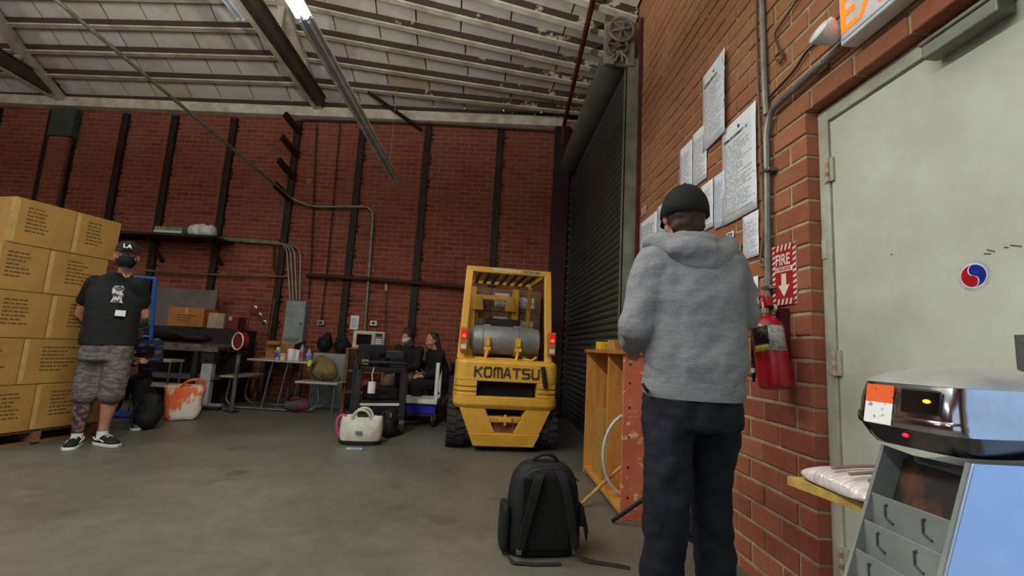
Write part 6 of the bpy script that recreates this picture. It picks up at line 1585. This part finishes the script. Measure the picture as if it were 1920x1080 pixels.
def seated(label, base, f, seat_z, lean, shirt_m, pants_m, hands, hand_dir, shoe_m, head_s=.235, look=None, knees=.42, spread=.12, hair=None, skin_only_hands=False):
    """base = point on the floor under the pelvis; f = facing; lean = forward offset of the shoulders"""
    t = thing('person', label, 'person', base)
    f = V(f).normalized(); r = V((f.y, -f.x, 0)); b = V(base)
    pel = b + V((0, 0, seat_z + .1)); ch = pel + f * lean * .7 + V((0, 0, .3)); nb = pel + f * lean + V((0, 0, .48))
    hc = nb + f * (.05 + lean * .2) + V((0, 0, .14)); lf = V(look) if look is not None else f
    sk = MB(); qh = head(sk, hc, head_s, lf); limb(sk, [(hc - V((0, 0, .05)), .052), (nb, .058)]); limb(sk, [(nb - V((0, 0, .12)), .07), (pel, .09)])
    sL, sR = nb + r * -.18 - V((0, 0, .06)), nb + r * .18 - V((0, 0, .06))
    sleeves = []
    for s, sh, h in ((-1, sL, hands[0]), (1, sR, hands[1])):
        h = V(h); el = lerp(sh, h, .5) + r * s * .07 - V((0, 0, .1)) - f * .04
        limb(sk, [(sh, .045), (el, .038), (h, .027)]); sleeves.append((sh, el, h))
        hand(sk, h, hand_dir[0 if s < 0 else 1], r * -s + V((0, 0, .6)), .7)
    legs = []
    for s in (-1, 1):
        hp = pel + r * s * .1; kn = b + f * knees + r * s * spread + V((0, 0, seat_z + .08)); an = b + f * (knees + .02) + r * s * (spread + .02) + V((0, 0, .08))
        limb(sk, [(hp, .07), (kn, .05), (lerp(kn, an, .3), .05), (an, .036)]); legs.append((hp, kn, an))
    sk.build('body', M_skin, t, w=True, remesh=.0085, relax=3, smooth=180); eyes(*qh, t)
    c = MB(); torso(c, [(pel - V((0, 0, .12)), .185, .16), (pel - V((0, 0, .04)), .19, .165), (pel + V((0, 0, .08)), .185, .14), (ch, .2, .13), (nb - V((0, 0, .08)), .19, .105), (nb - V((0, 0, .02)), .1, .08), (nb + V((0, 0, .01)), .075, .07)], f)
    for sh, el, h in sleeves: limb(c, [(sh, .078), (el, .062), (lerp(el, h, .9), .045)])
    c.build('shirt', shirt_m, t, w=True, remesh=.014, relax=4, smooth=180, disp=(.02, .1))
    p = MB(); torso(p, [(pel - V((0, 0, .1)), .17, .16), (pel + V((0, 0, .02)), .185, .15)], f)
    for hp, kn, an in legs: limb(p, [(hp, .105), (kn, .08), (lerp(kn, an, .9), .062)])
    p.build('trousers', pants_m, t, w=True, remesh=.014, relax=4, smooth=180, disp=(.02, .1))
    for hp, kn, an in legs:
        bb = V((an.x, an.y, 0)); shoe(bb - f * .06, bb + f * .2, t, shoe_m, M_sole)
    q, R, k = qh
    if hair: hair(q, R, k, t)
    return t, qh, nb
M_green = mat('cap_green', (36, 58, 46), .85, col2=(28, 44, 36), scale=10)
def hair_short(q, R, k, t):
    h = MB(); h.ell(q(0, -.02, .045), (.088 * k, .095 * k, .088 * k), R); h.build('hair', M_hair, t, w=True, remesh=.01, relax=2, smooth=180, disp=(.012, .03))
def cap_hair(m):
    def f(q, R, k, t): hair_short(q, R, k, t); capmesh(q, R, k, m, t, grow=1.04)
    return f
def hair_long(q, R, k, t):
    h = MB(); h.ell(q(0, -.03, .04), (.088 * k, .09 * k, .09 * k), R)
    for s in (-1, 0, 1): h.cap(q(s * .06, -.05, .0), q(s * .07, -.06, -.22), .045 * k, .03 * k)
    h.build('hair', mat('hair_dark', (34, 24, 20), .6, col2=(60, 42, 32), scale=30, stretch=(1, 1, .2)), t, w=True, remesh=.012, relax=3, smooth=180, disp=(.015, .03))
# person with phone, behind the standing man
bF = V((-4.22, 5.68, 0)); fF = V((.55, -.83, 0)).normalized()
hF = [on_y(272, 676, 5.24), on_y(255, 681, 5.3)]
seated('seated person in a plaid shirt and green cap holding a phone behind the standing man', bF, fF, .4, .3, plaid(), M_dkc, hF, (V((.5, -.7, .1)), V((.7, -.5, .1))), mat('shoe_grey', (96, 104, 112), .8, col2=(70, 76, 84), scale=20), look=fF + V((0, 0, -.6)), hair=cap_hair(M_green))
ph = on_y(281, 668, 5.16)
po = thing('phone', 'dark phone in the hands of the seated plaid-shirted person', 'phone', ph, rot=(.5, 0, .5)); MB().bx(-.036, .036, -.004, .004, -.01, .13).build('phone_body', M_blk, po, smooth=0, bevel=.004); MB().bx(-.033, .033, .004, .005, -.004, .124).build('screen', mat('phone_screen', (150, 160, 175), .2, emit=(150, 165, 190), es=.4), po, smooth=0)
st_ = thing('stool', 'dark box stool under the person in the plaid shirt', 'stool', (bF.x - .06, bF.y + .06, 0), .6)
MB().bx(-.2, .2, -.2, .2, .34, .39).build('seat', M_blkr, st_, smooth=0, bevel=.01)
for x in (-.17, .17):
    for y in (-.17, .17): MB().bx(x - .02, x + .02, y - .02, y + .02, 0, .34).build('leg', M_blkr, st_, smooth=0)
bgp = on_z(258, 808)
lumps('backpack', 'black backpack on the floor at the feet of the plaid-shirted person', 'backpack', (bgp.x, bgp.y + .12, 0), [((0, 0, .18), (.15, .11, .18)), ((0, -.04, .1), (.13, .1, .1)), ((0, 0, .3), (.11, .09, .1))], M_nyl, parts=[('strap', strap(((-.05, -.12, .3), (-.06, -.18, .2), (-.05, -.18, .1), (-.04, -.13, .03))), M_web), ('carry_handle', strap(((-.04, 0, .38), (-.03, 0, .45), (.03, 0, .45), (.04, 0, .38)), .008), M_web)])
# person with headset behind the cart
hd_ = on_y(770, 650, 7.1)
bD = V((hd_.x + .02, 7.2, 0)); fD = V((-.35, -1, 0)).normalized()
def headset(q, R, k, t):
    hair_short(q, R, k, t)
    g = MB(); g.tube([q(.09 * math.cos(a), -.01, .02 + .115 * math.sin(a)) for a in [PI * i / 12 for i in range(13)]], .009, 6)
    for e in (-1, 1): g.ell(q(e * .09, -.005, .0), (.02, .035, .038), R)
    g.tube(bez(q(-.09, .02, -.02), q(-.09, .08, -.05), q(-.06, .11, -.06), q(-.03, .12, -.05), 6), .004, 5)
    g.build('headset', M_blk, t, w=True)
    m = MB(); rr = [[q(w0 * math.cos(a), .02 + (dp) * math.sin(a), z) for a in [PI * i / 10 for i in range(11)]] for z, w0, dp in ((.0, .06, .08), (-.035, .07, .1), (-.075, .06, .085), (-.1, .035, .06))]
    m.add([p for r_ in rr for p in r_], [(j * 11 + i, j * 11 + i + 1, (j + 1) * 11 + i + 1, (j + 1) * 11 + i) for j in range(3) for i in range(10)]); m.build('face_mask', mat('mask_white', (186, 186, 190), .8), t, w=True, smooth=180, solid=.003)
seated('seated person in dark clothes with a headset and white mask behind the utility cart', bD, fD, .48, .12, M_dkc, mat('tan_trousers', (136, 116, 92), .85), [bD + fD * .42 + V((.1, 0, .72)), bD + fD * .4 + V((-.12, 0, .72))], (fD, fD), M_vans, look=fD + V((-.2, 0, -.35)), hair=headset)
# person at the forklift's left, seen from the side
hE = on_y(830, 672, 7.0)
bE = V((hE.x + .0, 7.0, 0)); fE = V((-.85, -.5, 0)).normalized()
seated('seated person with long dark hair in black beside the forklift', bE, fE, .44, .12, M_dkc, M_dkc, [bE + fE * .26 + V((0, -.12, .64)), bE + fE * .28 + V((0, .1, .66))], (fE, fE), M_vans, look=fE + V((0, 0, -.3)), hair=hair_long)
def chair(label, base, f):
    f = V(f).normalized(); t = thing('folding_chair', label, 'chair', base, math.atan2(f.y, f.x) + PI / 2)
    MB().bx(-.22, .22, -.2, .22, .4, .43).build('seat', M_blkr, t, smooth=0, bevel=.01); MB().bx(-.2, .2, .23, .26, .6, .84).build('backrest', M_blkr, t, smooth=0, bevel=.01)
    for s in (-.21, .21):
        MB().cyl((s, -.2, 0), (s, .25, .85), .012, n=8).build('leg', M_jm, t); MB().cyl((s, .26, 0), (s, -.15, .41), .012, n=8).build('leg', M_jm, t)
    return t
chair('black folding chair under the long-haired person in black', bE - fE * .02, fE)
chair('black folding chair under the person with the headset', bD - fD * .02, fD)
# ================================================================== FOREGROUND: DESK ORGANISER, SENSOR LID DEVICE, WRAPPED PACK
M_gry = mat('grey_plastic', (128, 134, 130), .5, col2=(112, 118, 114), scale=6)
zd = .56
dk = thing('side_table', 'pale side table below the grey organiser by the door', 'table', (1.0, .75, 0))
MB().bx(.52, 1.4, .36, 1.16, zd - .03, zd).build('table_top', M_top, dk, w=True, smooth=0, bevel=.006)
for x in (.56, 1.36):
    for y in (.4, 1.12): MB().bx(x - .02, x + .02, y - .02, y + .02, 0, zd - .03).build('leg', M_tube, dk, w=True, smooth=0)
# organiser: sloped front with pockets; corner points in the room
TL, TR = on_y(1652, 833, .92), on_y(1819, 868, .745)
BLp, BRp = on_y(1592, 1040, .935), on_y(1776, 1040, .745)
def down(a, b): d = (b - a); return a + d * ((zd - a.z) / d.z)
BL, BR = down(TL, BLp), down(TR, BRp)
dep = V((.30, .16, 0))
og = thing('desk_organiser', 'grey sloped organiser with pockets and a sky-tinted steel side in the foreground', 'organiser', (TL.x + .1, TL.y, zd))
ex_ = (TR - TL).normalized(); 
inn = ex_.cross((BL - TL).normalized()); inn = inn if inn.x > 0 else -inn
# back shell
th = .06
B4 = [BL + inn * th, BR + inn * th, TR + inn * th, TL + inn * th]
MB().hexa([BL + inn * th, BR + inn * th, BR + inn * (th + .01), BL + inn * (th + .01), TL + inn * th, TR + inn * th, TR + inn * (th + .01), TL + inn * (th + .01)]).build('back_plate', M_gry, og, w=True, smooth=0)
for a, b, s, nm in ((TL, BL, 1, 'side_cheek'), (TR, BR, -1, 'side_cheek')):
    e = ex_ * .008 * s
    MB().hexa([b, b + e, b + e + inn * (th + .01), b + inn * (th + .01), a, a + e, a + e + inn * (th + .01), a + inn * (th + .01)]).build(nm, M_gry, og, w=True, smooth=0)
def onf(s, t, d=0.): return (TL * (1 - s) + TR * s) * (1 - t) + (BL * (1 - s) + BR * s) * t + inn * d
levels = (.23, .36, .50, .64, .78)
for k, t0 in enumerate(levels):
    t1 = min(t0 + .18, 1.)
    q = MB(); q.hexa([onf(.03, t1, .03), onf(.97, t1, .03), onf(.97, t1, .036), onf(.03, t1, .036), onf(.03, t0, .002), onf(.97, t0, .002), onf(.97, t0, .008), onf(.03, t0, .008)])
    pk_ = q.build('pocket', M_gry, og, w=True, smooth=0, bevel=.002)
    for sx in (.22, .66):
        m = MB(); f = lambda s, t: onf(s, t0 + t, .002 + .028 * (t / max(t1 - t0, .01)) - .001)
        pts = [f(sx + .03, .03), f(sx, .035), f(sx, .085), f(sx + .09, .1)]
        m.tube(pts, .0022, 5); m.build('embossed_mark', mat('emboss', (70, 74, 74), .6), pk_, w=True)
# dark contents in the top pocket
q = MB(); q.hexa([onf(.05, .26, .045), onf(.93, .26, .045), onf(.93, .26, .05), onf(.05, .26, .05), onf(.05, .03, .045), onf(.95, .05, .045), onf(.95, .05, .05), onf(.05, .03, .05)])
q.build('smoked_insert', mat('smoked', (50, 48, 46), .3, col2=(92, 60, 46), scale=9, lo=.5, hi=.6), og, w=True, smooth=0)
# front plate and body of the stand, blue daylight reflection mixed into the steel colour
M_bst = mat('sky_tinted_steel', (176, 196, 226), .3, .7, col2=(160, 182, 214), scale=3)
fy = V((0, -.006, 0))
MB().hexa([BR + fy, BR + V((.42, -.006, 0)), BR + V((.42, 0, 0)), BR, TR + fy, TR + V((.33, -.006, 0)), TR + V((.33, 0, 0)), TR]).build('front_plate', M_bst, og, w=True, smooth=0, bevel=.002)
MB().hexa([BR + inn * .08 + V((0, .01, 0)), BR + V((.4, .01, 0)), BL + V((.4, 0, 0)), BL + inn * .08, TR + inn * .08 + V((0, .01, 0)), TR + V((.3, .01, 0)), TL + V((.3, 0, 0)), TL + inn * .08]).build('steel_body', M_bst, og, w=True, smooth=0, bevel=.004)
# device on top
M_chr = mat('chrome', (196, 198, 202), .14, 1.)
M_brs = mat('brushed_lid', (176, 176, 172), .36, .35, col2=(158, 158, 154), scale=20)
WD, DD = .165, .104
aD = math.radians(7)
kn_ = on_y(1806, 850, .735)
cDv = kn_ + Matrix.Rotation(aD, 3, 'Z') @ V((WD * .93, DD * .93, 0))
dv_ = thing('sensor_lid_device', 'chrome and brushed steel sensor lid device with orange and red lights on the organiser', 'device', (cDv.x, cDv.y, kn_.z + .0), aD)
def drings(L_): return [ringel((ox, 0, z), w_, d_, 52, 6.) for z, w_, d_, ox in L_]
GB = mat('gloss_black', (14, 14, 17), .12, spec=.7)
MB().rings(drings(((-.012, WD * .84, DD * .84, .0), (.0, WD * .9, DD * .9, 0), (.024, WD * .985, DD * .985, 0)))).build('black_base', GB, dv_, smooth=40)
MB().rings(drings(((.024, WD, DD, 0), (.03, WD * 1.012, DD * 1.015, 0), (.04, WD * 1.012, DD * 1.015, 0), (.046, WD, DD, 0)))).build('chrome_band', M_chr, dv_, smooth=50)
MB().rings(drings(((.046, WD * .99, DD * .985, 0), (.075, WD * .97, DD * .96, 0), (.105, WD * .93, DD * .92, .004)))).build('chrome_body', M_chr, dv_, smooth=50)
MB().rings(drings(((.105, WD * .94, DD * .93, .004), (.112, WD * .91, DD * .9, .008), (.126, WD * .78, DD * .76, .02), (.138, WD * .55, DD * .5, .03), (.143, WD * .25, DD * .2, .035)))).build('brushed_top', M_brs, dv_, smooth=60)
q = MB()
for k in range(5): q.box((-.118 + k * .012, .02, .117 + .0035 * k), (.006, .08, .003), (0, -.35, 0))
q.build('vent_slats', mat('vent_grey', (96, 96, 92), .5), dv_, smooth=0)['kind'] = 'stuff'
MB().box((-WD * .972, -.04, .076), (.008, .066, .044), (0, .12, 0)).build('sensor_window', GB, dv_, smooth=0, bevel=.003)
MB().ell((-WD * .972 - .005, -.054, .078), (.002, .0065, .0035)).build('orange_light', mat('led_orange', (255, 170, 30), .4, emit=(255, 160, 20), es=4.), dv_)
MB().ell((-WD * .96 - .002, -.01, .012), (.003, .006, .004)).build('red_light', mat('led_red', (230, 30, 50), .4, emit=(230, 30, 60), es=1.5), dv_)
def stick(nm, z0, z1, m):
    x = lambda z: -WD * (1.016 if z < .047 else .992 - (z - .046) * 1.0) - .0025
    q = MB(); q.hexa([(x(z0), .008, z0), (x(z0) - .001, .008, z0), (x(z0) - .001, .062, z0), (x(z0), .062, z0), (x(z1), .008, z1), (x(z1) - .001, .008, z1), (x(z1) - .001, .062, z1), (x(z1), .062, z1)]); return q.build(nm, m, dv_, smooth=0)
stick('white_label', .026, .066, mat('label_white', (224, 224, 220), .5, col2=(120, 130, 150), scale=90, lo=.6, hi=.66))
stick('orange_label', .066, .1, mat('label_orange', (226, 92, 36), .5, col2=(160, 60, 26), scale=80, lo=.58, hi=.64))
# cardboard sheet with a film-wrapped pack
z1 = .84
c1, c2_ = on_z(1476, 893, z1), on_z(1650, 955, z1)
bxs = carton('cardboard_box', 'brown box under the cardboard sheet behind the organiser', (1.17, 1.0, zd), (.3, .2, z1 - zd - .022), 0)
sheet_o = MB().prism([(c1.x, c1.y, z1 - .02), (c2_.x, c2_.y, z1 - .02), (1.38, c2_.y - .02, z1 - .02), (1.38, c1.y + .0, z1 - .02)], (0, 0, .02)).build('cardboard_sheet', mat('corrugated', (176, 146, 70), .8, col2=(140, 110, 50), scale=30), smooth=0)
tag(sheet_o, 'thick yellowish cardboard sheet sticking out behind the grey organiser', 'cardboard')
M_wrap = mat('film_wrap', (210, 206, 206), .12, col2=(186, 170, 168), scale=8, spec=.8, bump=.5, bscale=22, stretch=(1, 6, 1))
wp = thing('wrapped_pack', 'film-wrapped pack of white sheets on the cardboard sheet', 'package', (1.05, (c1.y + c2_.y) / 2, z1 + .001))
W0 = c1.x - 1.05
q = MB(); q.rings([[V((x, y, z)) for y, z in ((-.11, 0), (-.115, .02 * k), (-.09, .045 * k), (.05, .055 * k), (.105, .03 * k), (.11, 0))] for x, k in ((W0 + .012, .5), (W0 + .03, .9), (-.1, 1.), (.2, 1.), (.32, .8))])
q.build('film', M_wrap, wp, smooth=40, sub=2)
q = MB()
for k in range(3): q.tube(bez((W0 + .03, -.1 + .05 * k, .05), (W0 + .1, -.09 + .05 * k, .056), (-.1, -.1 + .06 * k, .058), (.0, -.1 + .05 * k, .057), 8), .004, 5)
q.build('film_creases', mat('film_brown', (150, 120, 112), .3), wp)['kind'] = 'stuff'
